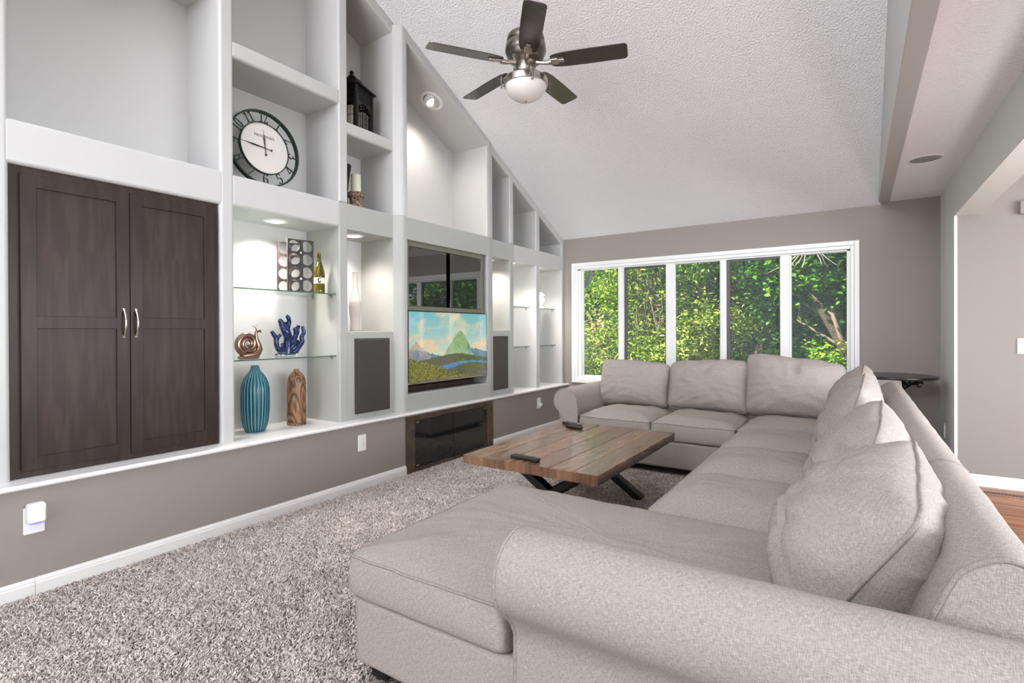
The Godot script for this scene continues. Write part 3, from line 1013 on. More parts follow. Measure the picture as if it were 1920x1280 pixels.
func television() -> void:
	# upper glass cabinet
	var t := thing("media_cabinet", "upper media cabinet with two smoked glass doors above the television", "cabinet", Vector3(-3.3, 1.40, -3.83))
	var f := boxpart(t, "frame", Vector3(-3.50, 1.402, -4.374), Vector3(-3.243, 1.443, -3.262), M.bronze, 0.003)
	boxpart(f, "rail", Vector3(-3.50, 1.962, -4.374), Vector3(-3.243, 2.007, -3.262), M.bronze, 0.003)
	boxpart(f, "stile", Vector3(-3.50, 1.44, -3.292), Vector3(-3.243, 1.965, -3.262), M.bronze, 0.003)
	boxpart(f, "stile", Vector3(-3.50, 1.44, -4.374), Vector3(-3.243, 1.965, -4.335), M.bronze, 0.003)
	boxpart(t, "interior", Vector3(-3.51, 1.43, -4.36), Vector3(-3.50, 1.98, -3.27), M.void)
	boxpart(t, "shelf", Vector3(-3.50, 1.69, -4.33), Vector3(-3.30, 1.71, -3.30), M.void)
	for q in [[-3.792, -3.294], [-4.332, -3.846]]:
		var d := boxpart(t, "glass_door", Vector3(-3.252, 1.446, q[0]), Vector3(-3.246, 1.959, q[1]), M.smoke, 0.001)
		for z in [q[0] + 0.02, q[1] - 0.02]:
			boxpart(d, "clip", Vector3(-3.247, 1.935, z - 0.014), Vector3(-3.241, 1.953, z + 0.014), M.nickel_dark, 0.002)
	# the television
	var s := thing("television", "flat wall television showing a mountain lake landscape", "television", Vector3(-3.26, 0.76, -3.832))
	boxpart(s, "case", Vector3(-3.275, 0.76, -4.407), Vector3(-3.2225, 1.399, -3.260), M.black, 0.006)
	boxpart(s, "lower_bezel", Vector3(-3.24, 0.756, -4.405), Vector3(-3.2185, 0.775, -3.262), M.nickel, 0.003)
	boxpart(s, "wall_mount", Vector3(-3.521, 0.9, -4.0), Vector3(-3.27, 1.2, -3.6), M.black)
	var b := MB.new()
	var za := -3.267
	var zb := -4.400
	var i0 := b.vert(Vector3(-3.2215, 1.393, za), Vector3(1, 0, 0), Vector2(0, 0))
	b.vert(Vector3(-3.2215, 1.393, zb), Vector3(1, 0, 0), Vector2(1, 0))
	b.vert(Vector3(-3.2215, 0.777, zb), Vector3(1, 0, 0), Vector2(1, 1))
	b.vert(Vector3(-3.2215, 0.777, za), Vector3(1, 0, 0), Vector2(0, 1))
	b.tri(i0, i0 + 1, i0 + 2)
	b.tri(i0, i0 + 2, i0 + 3)
	var scr := mat(rgb(12, 12, 12), 0.04, 0.0, 0.8)
	scr.emission_enabled = true
	scr.emission = Color.WHITE
	scr.emission_operator = BaseMaterial3D.EMISSION_OP_MULTIPLY
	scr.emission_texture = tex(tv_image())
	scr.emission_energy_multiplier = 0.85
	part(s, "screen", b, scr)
	var al := AreaLight3D.new()
	al.area_size = Vector2(1.1, 0.6)
	al.rotation.y = -PI / 2
	lamp(al, "screen_light", Vector3(0.06, 0.33, 0), 0.04, Color(0.8, 0.92, 0.85), 0.1, s)
	var sb := thing("soundbar", "long dark bar lying in the gap beneath the television", "soundbar", Vector3(-3.36, 0.681, -3.8))
	boxpart(sb, "body", Vector3(-3.40, 0.682, -4.30), Vector3(-3.31, 0.735, -3.32), M.dark, 0.012)
	# lower cabinet
	t = thing("media_cabinet", "low dark wooden cabinet with two black glass doors below the ledge", "cabinet", Vector3(-3.4, 0, -3.832))
	boxpart(t, "interior", Vector3(XB + 0.01, 0.01, -4.46), Vector3(-3.60, 0.485, -3.205), M.void)
	f = boxpart(t, "frame", Vector3(-3.60, 0.447, -4.464), Vector3(-3.187, 0.487, -3.201), M.walnut, 0.003)
	boxpart(f, "rail", Vector3(-3.60, 0.0, -4.464), Vector3(-3.187, 0.036, -3.201), M.walnut, 0.003)
	boxpart(f, "stile", Vector3(-3.60, 0.03, -3.303), Vector3(-3.1875, 0.45, -3.201), M.walnut, 0.003)
	boxpart(f, "stile", Vector3(-3.60, 0.03, -4.464), Vector3(-3.1875, 0.45, -4.362), M.walnut, 0.003)
	for q in [[-3.819, -3.306], [-4.359, -3.826]]:
		var d := boxpart(t, "glass_door", Vector3(-3.199, 0.04, q[0]), Vector3(-3.193, 0.443, q[1]), M.blackglass, 0.001)
		var z: float = q[1] - 0.03 if q[1] > -3.5 else q[0] + 0.03
		for y in [0.055, 0.43]:
			boxpart(d, "hinge_clip", Vector3(-3.194, y - 0.006, z - 0.018), Vector3(-3.188, y + 0.006, z + 0.018), M.nickel, 0.002)
	# flush speakers
	var k := thing("speaker", "flush dark speaker panel left of the television, below the white vase", "speaker", Vector3(-3.285, 0.575, -2.91), "built-in speakers")
	b = MB.new()
	b.prism(zy(-3.083, -2.736, 0.574, 1.165), Vector3(), Vector3(0, 0, 1), Vector3(0, 1, 0), Vector3(1, 0, 0), -3.29, -3.262, 0.0)
	part(k, "surround", b, M.grille)
	b = MB.new()
	b.prism(zy(-3.074, -2.745, 0.583, 1.156), Vector3(), Vector3(0, 0, 1), Vector3(0, 1, 0), Vector3(1, 0, 0), -3.264, -3.252, 0.01)
	part(k, "grille", b, M.grille)
	k = thing("speaker", "flush dark speaker panel right of the television, beside the far shelves", "speaker", Vector3(-3.24, 0.585, -4.66), "built-in speakers")
	b = MB.new()
	b.prism(zy(-4.815, -4.54, 0.586, 1.165), Vector3(), Vector3(0, 0, 1), Vector3(0, 1, 0), Vector3(1, 0, 0), -3.245, -3.232, 0.0)
	part(k, "surround", b, M.grille2)
	b = MB.new()
	b.prism(zy(-4.811, -4.544, 0.59, 1.161), Vector3(), Vector3(0, 0, 1), Vector3(0, 1, 0), Vector3(1, 0, 0), -3.235, -3.228, 0.003)
	part(k, "grille", b, M.grille2)

func glass_shelf(label: String, z0: float, z1: float, y: float, xfront: float, grp: String) -> void:
	var t := thing("glass_shelf", label, "shelf", Vector3((XB + xfront) / 2, y, (z0 + z1) / 2), grp)
	boxpart(t, "pane", Vector3(XB + 0.012, y - 0.009, z0 + 0.004), Vector3(xfront, y - 0.001, z1 - 0.004), M.shelf_glass)
	boxpart(t, "edge", Vector3(xfront, y - 0.0092, z0 + 0.004), Vector3(xfront + 0.0015, y - 0.0008, z1 - 0.004), M.shelf_edge)
	for x in [xfront - 0.05, XB + 0.09]:
		for s in 2:
			var b := MB.new()
			var zz := z0 + 0.0015 if s == 0 else z1 - 0.0015
			var dz := 0.018 if s == 0 else -0.018
			b.tube([Vector3(x, y - 0.013, zz), Vector3(x, y - 0.013, zz + dz)], 0.0035, 8)
			b.rbox(Vector3(x - 0.004, y - 0.034, minf(zz, zz + dz * 0.3)), Vector3(x + 0.004, y - 0.009, maxf(zz, zz + dz * 0.3)), 0.001, 1)
			part(t, "shelf_pin", b, M.nickel_dark)

func can_light(label: String, at: Vector3, r: float, energy: float, tilt := 0.0, eyeball := false) -> void:
	var t := thing("recessed_light", label, "light", at, "recessed lights in the built-in")
	t.rotation.x = tilt
	var b := MB.new()
	b.xf = Transform3D(Basis(), at)
	b.lathe([Vector2(r * 0.72, 0.012), Vector2(r * 0.72, -0.004), Vector2(r * 0.78, -0.008), Vector2(r * 0.96, -0.005), Vector2(r, 0.0), Vector2(r, 0.004), Vector2(r * 0.72, 0.012)], Vector3(), 40)
	part(t, "trim_ring", b, M.base)
	b = MB.new()
	if eyeball:
		b.xf = Transform3D(Basis(Vector3(0, 0, 1), 0.5) * Basis(Vector3(1, 0, 0), -tilt * 0.8), at)
		b.lathe([Vector2(r * 0.66, 0.02), Vector2(r * 0.66, -0.005), Vector2(r * 0.62, -0.018), Vector2(r * 0.5, -0.022), Vector2(r * 0.5, 0.0), Vector2(0.0001, 0.0)], Vector3(), 32)
		part(t, "eyeball", b, M.base)
		b = MB.new()
		b.xf = Transform3D(Basis(Vector3(0, 0, 1), 0.5) * Basis(Vector3(1, 0, 0), -tilt * 0.8), at)
		b.lathe([Vector2(0.0001, -0.012), Vector2(r * 0.30, -0.013), Vector2(r * 0.49, -0.004)], Vector3(), 32)
	else:
		b.xf = Transform3D(Basis(), at)
		b.lathe([Vector2(0.0001, -0.011), Vector2(r * 0.4, -0.010), Vector2(r * 0.71, -0.002)], Vector3(), 32)
	part(t, "bulb", b, M.bulb, "glowing lens")
	var s := SpotLight3D.new()
	s.spot_angle = 66.0
	s.spot_range = 12.0
	s.spot_attenuation = 2.0
	s.spot_angle_attenuation = 1.0
	s.rotation.x = -PI / 2
	if eyeball:
		s.rotation = Vector3(-PI / 2 - tilt, 0, 0)
	lamp(s, "light_beam", Vector3(0, -0.03, 0), energy, Color(1.0, 0.965, 0.935), r * 0.7, t)

func outlet(label: String, at: Vector3, facing: float, plug := false) -> void:
	var t := thing("wall_outlet", label, "outlet", at, "wall outlets")
	t.rotation.y = facing          # built facing +x
	var b := MB.new()
	b.xf = Transform3D(Basis(), at)
	b.prism(rounded(zy(-0.038, 0.038, -0.062, 0.062), 0.006, 3), Vector3(), Vector3(0, 0, 1), Vector3(0, 1, 0), Vector3(1, 0, 0), -0.002, 0.006, 0.003)
	part(t, "plate", b, M.plastic)
	for s in [-1, 1]:
		b = MB.new()
		b.xf = Transform3D(Basis(), at + Vector3(0, s * 0.0215, 0))
		b.prism(rounded(zy(-0.0165, 0.0165, -0.0145, 0.0145), 0.007, 4), Vector3(), Vector3(0, 0, 1), Vector3(0, 1, 0), Vector3(1, 0, 0), 0.004, 0.0085, 0.001)
		var r := part(t, "receptacle", b, M.plastic)
		b = MB.new()
		b.xf = Transform3D(Basis(), at + Vector3(0, s * 0.0215, 0))
		b.box(Vector3(0.008, 0.0, -0.0075), Vector3(0.0088, 0.008, -0.0055))
		b.box(Vector3(0.008, 0.001, 0.0055), Vector3(0.0088, 0.007, 0.0075))
		b.lathe([Vector2(0.0001, 0.0), Vector2(0.0022, 0.0)], Vector3(0.0086, -0.006, 0), 8)
		part(r, "slots", b, M.void)
	b = MB.new()
	b.xf = Transform3D(Basis(Vector3(0, 0, 1), -PI / 2), at + Vector3(0.006, 0, 0))
	b.lathe([Vector2(0.003, -0.001), Vector2(0.003, 0.0008), Vector2(0.0001, 0.001)], Vector3(), 10)
	part(t, "screw", b, M.nickel)

func small_fittings() -> void:
	outlet("white wall outlet below the dark cabinet with a night light plugged in", Vector3(-3.2, 0.350, -0.800), 0)
	outlet("white wall outlet below the ledge between the wooden bottle and the black glass cabinet", Vector3(-3.2, 0.359, -2.732), 0)
	outlet("white wall outlet on the low wall beside the far sofa arm", Vector3(-3.2, 0.352, -5.424), 0)
	outlet("white wall outlet on the narrow wall right of the round side table", Vector3(0.640, 0.333, -5.912), PI)
	# plug-in night light
	var at := Vector3(-3.191, 0.372, -0.802)
	var t := thing("night_light", "white rounded night light plugged into the outlet under the cabinet", "night light", at)
	var b := MB.new()
	b.prism(rounded(zy(-0.034, 0.034, -0.030, 0.062), 0.016, 5), at, Vector3(0, 0, 1), Vector3(0, 1, 0), Vector3(1, 0, 0), 0.0, 0.036, 0.010)
	part(t, "body", b, M.plastic)
	b = MB.new()
	b.prism(rounded(zy(-0.026, 0.026, -0.024, 0.044), 0.004, 3), at, Vector3(0, 0, 1), Vector3(0, 1, 0), Vector3(1, 0, 0), 0.034, 0.046, 0.004)
	part(t, "front_cover", b, M.plastic)
	var glow := mat(rgb(150, 140, 250), 0.4)
	glow.emission_enabled = true
	glow.emission = Color(0.45, 0.40, 1.0)
	glow.emission_energy_multiplier = 0.5
	boxpart(t, "glow_strip", at + Vector3(0.012, -0.033, -0.024), at + Vector3(0.034, -0.029, 0.024), glow, 0.001)
	var ol := OmniLight3D.new()
	ol.omni_range = 4.0
	ol.omni_attenuation = 2.0
	lamp(ol, "night_light_glow", Vector3(0.03, -0.04, 0), 0.0002, Color(0.5, 0.45, 1.0), 0.01, t)
	# something small plugged in by the far arm
	at = Vector3(-3.191, 0.345, -5.43)
	t = thing("plug_adapter", "small white plug adapter on the outlet beside the far sofa arm", "plug", at)
	b = MB.new()
	b.rbox(at + Vector3(0, -0.03, -0.018), at + Vector3(0.032, 0.012, 0.018), 0.008, 3)
	part(t, "body", b, M.plastic)
	# light switch
	at = Vector3(1.052, 1.091, -5.398)
	t = thing("light_switch", "white rocker light switch plate on the far room's wall", "switch", at)
	b = MB.new()
	b.prism(rounded(PackedVector2Array([Vector2(-0.043, -0.058), Vector2(0.043, -0.058), Vector2(0.043, 0.058), Vector2(-0.043, 0.058)]), 0.005, 3), at, Vector3(1, 0, 0), Vector3(0, 1, 0), Vector3(0, 0, 1), -0.004, 0.006, 0.003)
	part(t, "plate", b, M.plastic)
	b = MB.new()
	b.rbox(at + Vector3(-0.018, -0.033, 0.002), at + Vector3(0.018, 0.033, 0.010), 0.002)
	part(t, "rocker", b, M.plastic)
	# plain box in the wall colour
	at = Vector3(1.12, 2.131, -5.395)
	t = thing("wall_box", "plain taupe box high on the far room's wall", "door chime", at)
	b = MB.new()
	b.rbox(at + Vector3(-0.10, -0.05, -0.01), at + Vector3(0.10, 0.05, 0.035), 0.006)
	part(t, "cover", b, M.taupe)
	# round ceiling speaker
	at = Vector3(0.41, 2.44, -4.76)
	t = thing("ceiling_speaker", "round white grille set flush into the flat ceiling", "speaker", at)
	b = MB.new()
	b.lathe([Vector2(0.092, 0.004), Vector2(0.092, -0.005), Vector2(0.098, -0.008), Vector2(0.112, -0.004), Vector2(0.114, 0.003)], at, 48)
	part(t, "ring", b, M.base)
	b = MB.new()
	b.lathe([Vector2(0.0001, -0.004), Vector2(0.06, -0.004), Vector2(0.0915, -0.0025), Vector2(0.0915, 0.003)], at, 48)
	part(t, "grille", b, tri_tex(mat(rgb(150, 150, 147), 0.8), null, tex(noise_img(128, 128, 0.4, 72, 1)), Vector3.ONE * 6, 0.05))
	# wooden floor register
	at = Vector3(0.96, 0.0, -5.195)
	t = thing("floor_vent", "wooden slotted floor vent beside the white baseboard", "vent", at)
	b = MB.new()
	b.rbox(at + Vector3(-0.22, -0.01, -0.055), at + Vector3(0.22, 0.0035, 0.055), 0.002)
	part(t, "frame", b, M.oaks[1])
	for i in 19:
		b = MB.new()
		var x := -0.18 + 0.02 * i
		b.prism(PackedVector2Array([Vector2(x - 0.012, -0.032), Vector2(x - 0.001, -0.032), Vector2(x + 0.013, 0.032), Vector2(x + 0.002, 0.032)]), at, Vector3(1, 0, 0), Vector3(0, 0, 1), Vector3(0, 1, 0), -0.004, 0.0042)
		part(t, "slot", b, M.void)

# ------------------------------------------------------------------ ceiling fan
func ceiling_fan() -> void:
	var c := Vector3(-1.858, 3.012, -2.994)
	var t := thing("ceiling_fan", "five-blade ceiling fan with brushed nickel motor and frosted bowl light", "fan", c)
	var b := MB.new()
	b.lathe([Vector2(0.10, 0.20), Vector2(0.122, 0.185), Vector2(0.128, 0.15), Vector2(0.118, 0.145), Vector2(0.118, 0.135), Vector2(0.134, 0.128), Vector2(0.138, 0.085), Vector2(0.130, 0.065), Vector2(0.124, 0.060), Vector2(0.126, 0.050), Vector2(0.112, 0.025), Vector2(0.085, 0.008), Vector2(0.07, 0.0), Vector2(0.066, -0.03), Vector2(0.064, -0.032)], c, 48)
	part(t, "motor_housing", b, M.nickel_dark)
	b = MB.new()
	b.lathe([Vector2(0.012, 0.86), Vector2(0.012, 0.24), Vector2(0.03, 0.235), Vector2(0.06, 0.215), Vector2(0.10, 0.2)], c, 24)
	b.lathe([Vector2(0.012, 0.82), Vector2(0.05, 0.83), Vector2(0.07, 0.86), Vector2(0.075, 0.96)], c, 24)
	part(t, "downrod", b, M.nickel_dark)
	b = MB.new()
	b.lathe([Vector2(0.064, -0.030), Vector2(0.062, -0.04), Vector2(0.062, -0.06), Vector2(0.070, -0.072), Vector2(0.10, -0.09), Vector2(0.144, -0.102), Vector2(0.148, -0.110), Vector2(0.149, -0.146), Vector2(0.145, -0.150), Vector2(0.138, -0.146)], c, 48)
	part(t, "light_fitter", b, M.nickel)
	var bowl := mat(rgb(232, 230, 226), 0.35)
	bowl.backlight_enabled = true
	bowl.backlight = Color(0.3, 0.3, 0.3)
	b = MB.new()
	var pr := []
	for i in 13:
		var a := PI / 2 * i / 12.0
		pr.append(Vector2(maxf(cos(a) * 0.141, 0.0001), -0.140 - sin(a) * 0.108))
	b.lathe(pr, c, 48)
	part(t, "glass_bowl", b, bowl)
	b = MB.new()
	b.lathe([Vector2(0.0001, -0.258), Vector2(0.006, -0.256), Vector2(0.007, -0.248), Vector2(0.005, -0.244)], c, 16)
	part(t, "finial", b, M.nickel_dark)
	# thumb-screw arms round the bowl
	for k in 4:
		var a := deg_to_rad(33.0 + 10 + 90.0 * k)
		var d := Vector3(cos(a), 0, sin(a))
		b = MB.new()
		b.tube([c + d * 0.143 + Vector3(0, -0.118, 0), c + d * 0.185 + Vector3(0, -0.118, 0)], 0.004, 8)
		b.tube([c + d * 0.168 + Vector3(0, -0.103, 0), c + d * 0.168 + Vector3(0, -0.178, 0)], 0.0055, 8)
		b.tube([c + d * 0.136 + Vector3(0, -0.163, 0), c + d * 0.168 + Vector3(0, -0.163, 0)], 0.003, 8)
		part(t, "thumb_screw", b, M.nickel_dark)
		b = MB.new()
		b.tube([c + d * 0.062 + Vector3(0, -0.045, 0), c + d * 0.085 + Vector3(0, -0.045, 0)], 0.007, 8)
		b.tube([c + d * 0.078 + Vector3(0, -0.03, 0), c + d * 0.082 + Vector3(0, -0.075, 0), c + d * 0.10 + Vector3(0, -0.095, 0)], 0.005, 8)
		part(t, "fitter_arm", b, M.nickel_dark)
	# blades
	var wood_dark := tri_tex(mat(rgb(96, 82, 74), 0.26, 0, 0.85), M.dark.albedo_texture, null, Vector3.ONE * 2)
	wood_dark.albedo_color = rgb(255, 245, 240)
	for k in 5:
		var a := 0.933 + TAU * k / 5.0
		var bs := Basis(Vector3.UP, -a) * Basis(Vector3.RIGHT, deg_to_rad(-11))
		b = MB.new()
		b.xf = Transform3D(bs, c)
		var out := PackedVector2Array([Vector2(0.17, -0.045), Vector2(0.20, -0.058), Vector2(0.26, -0.067), Vector2(0.40, -0.070), Vector2(0.655, -0.068), Vector2(0.67, -0.05), Vector2(0.67, 0.05), Vector2(0.655, 0.068), Vector2(0.40, 0.070), Vector2(0.26, 0.067), Vector2(0.20, 0.058), Vector2(0.17, 0.045)])
		b.prism(rounded(out, 0.03, 3), Vector3(), Vector3(1, 0, 0), Vector3(0, 0, 1), Vector3(0, 1, 0), -0.003, 0.003, 0.001)
		var bl := part(t, "blade", b, wood_dark)
		b = MB.new()
		b.xf = Transform3D(bs, c)
		b.rbox(Vector3(0.215, -0.012, -0.014), Vector3(0.262, -0.003, 0.014), 0.004, 2)
		b.rbox(Vector3(0.165, -0.014, -0.026), Vector3(0.222, -0.002, 0.026), 0.006, 2)
		b.tube([Vector3(0.175, -0.008, 0), Vector3(0.14, -0.010, 0), Vector3(0.105, -0.003, 0), Vector3(0.075, 0.004, 0)], [0.02, 0.014, 0.013, 0.018], 10)
		part(bl, "blade_arm", b, M.nickel)

# ------------------------------------------------------------------ ornaments
func ornaments() -> void:
	var b: MB
	# teal ribbed vase
	var c := Vector3(-3.50, 0.528, -2.050)
	var t := thing("vase", "teal ribbed bottle vase with pale lines standing on the ledge", "vase", c)
	b = MB.new()
	var prof := [Vector2(0.0001, 0.0), Vector2(0.058, 0.0), Vector2(0.064, 0.004)]
	for q in [[0.078, 0.04], [0.087, 0.085], [0.092, 0.14], [0.094, 0.2], [0.094, 0.26], [0.092, 0.30], [0.086, 0.335], [0.073, 0.37], [0.052, 0.402], [0.038, 0.418], [0.031, 0.432], [0.027, 0.448], [0.026, 0.458], [0.022, 0.459], [0.020, 0.44]]:
		prof.append(Vector2(q[0], q[1]))
	b.lathe(prof, c, 168, 0.04, 24)
	var glaze := mat(rgb(28, 84, 98), 0.28)
	var gi := Image.create_empty(384, 64, false, Image.FORMAT_RGB8)
	for y in 64:
		for x in 384:
			var a := TAU * x / 384.0
			var l := smoothstep(0.945, 0.985, absf(cos(a * 12.0)))
			var base := rgb(10, 60, 82).lerp(rgb(20, 94, 106), 0.5 + 0.5 * NZ.get_noise_2d(x * 0.02 * 6, y * 0.08))
			gi.set_pixel(x, y, base.lerp(rgb(150, 196, 190), l * 0.9))
	glaze.albedo_color = Color.WHITE
	glaze.albedo_texture = tex(gi)
	part(t, "body", b, glaze)
	# wooden bottle vase
	c = Vector3(-3.50, 0.528, -2.372)
	t = thing("vase", "swirled brown wood-grain bottle vase standing on the ledge", "vase", c)
	b = MB.new()
	prof = [Vector2(0.0001, 0.0), Vector2(0.066, 0.0), Vector2(0.068, 0.003), Vector2(0.068, 0.02)]
	for q in [[0.068, 0.1], [0.068, 0.2], [0.067, 0.29], [0.065, 0.325], [0.058, 0.355], [0.044, 0.378], [0.029, 0.392], [0.020, 0.400], [0.019, 0.414], [0.017, 0.4155], [0.015, 0.41]]: prof.append(Vector2(q[0], q[1]))
	b.lathe(prof, c, 40)
	var wi := Image.create_empty(256, 256, false, Image.FORMAT_RGB8)
	var nw := noise(0.012, 401, 2)
	var nf := noise(0.09, 402, 3)
	for y in 256:
		for x in 256:
			var xx := cos(TAU * x / 256.0) * 40.0
			var zz := sin(TAU * x / 256.0) * 40.0
			var f := nw.get_noise_3d(xx * 1.3, y * 0.8, zz * 1.3) * 16.0 + y * 0.02 + xx * 0.03
			var s := pow(0.5 + 0.5 * sin(f * 1.1 + 3.0 * nw.get_noise_3d(xx, y * 0.4, zz)), 0.55)
			s = clampf(s + 0.6 * nf.get_noise_3d(xx * 2.0, y * 0.35, zz * 2.0), 0, 1)
			wi.set_pixel(x, y, rgb(60, 41, 27).lerp(rgb(146, 106, 70), s))
	var wv := mat(Color.WHITE, 0.4)
	wv.albedo_texture = tex(wi)
	part(t, "body", b, wv)
	# bronze snail
	c = Vector3(-3.40, 1.040, -1.955)
	t = thing("snail_figurine", "bronze snail figurine with coiled shell on the lower glass shelf", "figurine", c)
	var br := mat(rgb(150, 122, 104), 0.22, 1.0)
	b = MB.new()
	var pts := []
	var rad := []
	# body: tail to the left, up through the neck to the head on the right (left is +z)
	for q in [[-0.075, 0.008, 0.006], [-0.055, 0.018, 0.016], [-0.02, 0.024, 0.022], [0.02, 0.026, 0.026], [0.052, 0.036, 0.027], [0.066, 0.062, 0.024], [0.060, 0.095, 0.019], [0.048, 0.13, 0.014], [0.044, 0.16, 0.011], [0.046, 0.178, 0.010], [0.058, 0.188, 0.0105], [0.074, 0.185, 0.008], [0.082, 0.180, 0.004]]:
		pts.append(c + Vector3(0, q[1], -q[0])); rad.append(q[2])
	b.tube(pts, rad, 16)
	b.rbox(c + Vector3(-0.024, 0, -0.06), c + Vector3(0.024, 0.022, 0.075), 0.011, 3)
	part(t, "body", b, br)
	b = MB.new()
	pts = []; rad = []
	for i in 64:
		var a := i / 63.0 * 4.6 * PI
		var r := 0.062 * (1.0 - i / 66.0) + 0.003
		pts.append(c + Vector3(0.004 + 0.026 * i / 63.0, 0.102 + sin(a - 1.2) * r, 0.022 + cos(a - 1.2) * r))
		rad.append(0.018 * (1.0 - i / 63.0) + 0.006)
	b.tube(pts, rad, 14)
	part(t, "shell", b, br)
	for s in [0, 1]:
		b = MB.new()
		var e := c + Vector3(0.004 - 0.01 * s, 0.190, -0.052)
		b.tube([e, e + Vector3(0, 0.018, 0.012 - 0.006 * s), e + Vector3(0, 0.032 + 0.008 * s, 0.036 - 0.034 * s)], [0.004, 0.003, 0.002], 8)
		part(t, "feeler", b, br)
	# blue coral on a clear block
	c = Vector3(-3.45, 1.040, -2.265)
	t = thing("coral_sculpture", "blue glazed branching coral sculpture on a clear block", "sculpture", c)
	boxpart(t, "clear_block", c + Vector3(-0.04, 0, -0.07), c + Vector3(0.04, 0.024, 0.07), M.glass_solid, 0.002)
	var cb := mat(rgb(22, 42, 108), 0.25)
	cb.albedo_texture = tex(tint(noise_img(128, 128, 0.04, 421, 3), rgb(8, 16, 48), rgb(28, 52, 112), 0.35, 0.75))
	cb.albedo_color = Color.WHITE
	cb.uv1_triplanar = true
	cb.uv1_scale = Vector3.ONE * 6
	b = MB.new()
	# [points (across to the right, up, towards the room), radii]
	var limbs := [
		[[0.0, 0.02, 0], [0.005, 0.08, 0.0], [0.0, 0.14, 0.01], [-0.02, 0.19, 0.01], [-0.035, 0.225, 0.0], [-0.05, 0.255, 0.0], [-0.062, 0.268, 0.0]], [0.034, 0.033, 0.032, 0.03, 0.024, 0.018, 0.013],
		[[-0.01, 0.16, 0], [0.0, 0.21, 0.0], [0.012, 0.245, 0.005], [0.004, 0.28, 0.01], [-0.012, 0.298, 0.01]], [0.03, 0.022, 0.016, 0.015, 0.012],
		[[-0.02, 0.20, 0], [-0.012, 0.235, -0.01], [-0.015, 0.25, -0.01]], [0.02, 0.017, 0.012],
		[[0.012, 0.09, 0], [0.045, 0.12, 0.01], [0.062, 0.155, 0.01], [0.058, 0.19, 0.015], [0.048, 0.21, 0.015]], [0.026, 0.02, 0.017, 0.016, 0.012],
		[[0.055, 0.14, 0.0], [0.078, 0.165, 0], [0.083, 0.20, 0.0], [0.094, 0.225, 0.0]], [0.016, 0.016, 0.016, 0.012],
		[[0.02, 0.03, 0], [0.06, 0.04, 0.01], [0.088, 0.07, 0.012], [0.115, 0.105, 0.01], [0.112, 0.14, 0.01], [0.13, 0.175, 0.01], [0.122, 0.205, 0.01], [0.118, 0.222, 0.01]], [0.022, 0.02, 0.018, 0.018, 0.016, 0.015, 0.012, 0.008],
		[[0.08, 0.06, 0], [0.088, 0.095, -0.005], [0.092, 0.12, -0.005]], [0.014, 0.012, 0.007],
		[[-0.01, 0.03, 0], [-0.055, 0.045, 0.0], [-0.082, 0.08, 0.0], [-0.088, 0.13, 0.0], [-0.108, 0.165, 0.0], [-0.122, 0.185, 0]], [0.022, 0.02, 0.017, 0.016, 0.014, 0.011],
		[[-0.085, 0.115, 0], [-0.068, 0.145, 0], [-0.055, 0.16, 0.01]], [0.013, 0.012, 0.011],
		[[-0.03, 0.045, 0.01], [-0.05, 0.075, 0.02], [-0.052, 0.10, 0.02]], [0.014, 0.012, 0.008],
		[[0.01, 0.06, 0.01], [0.04, 0.085, 0.02], [0.055, 0.11, 0.02]], [0.02, 0.016, 0.009],
		[[-0.07, 0.035, 0], [0.0, 0.03, 0.012], [0.085, 0.033, 0]], [0.012, 0.018, 0.012]]
	for i in range(0, limbs.size(), 2):
		# smooth each limb a little
		var p0: Array = limbs[i]
		var r0: Array = limbs[i + 1]
		pts = []; rad = []
		for j in (p0.size() - 1) * 4 + 1:
			var f := j / 4.0
			var k := mini(int(f), p0.size() - 2)
			var s := f - k
			var P := func(m: int) -> Vector3:
				var q: Array = p0[clampi(m, 0, p0.size() - 1)]
				return c + Vector3(q[2], q[1], -q[0])
			var pa: Vector3 = P.call(k)
			var pb: Vector3 = P.call(k + 1)
			pts.append(pa.cubic_interpolate(pb, P.call(k - 1), P.call(k + 2), s))
			rad.append(lerpf(r0[k], r0[k + 1], s) * (1.0 + 0.13 * NZ.get_noise_1d(j * 1.7 + i * 9)))
		b.tube(pts, rad, 14)
	part(t, "coral", b, cb)
	# wine rack of two pierced panels
	c = Vector3(-3.47, 1.511, -2.335)
	t = thing("wine_rack", "small dark wine rack of two panels pierced with round holes", "rack", c)
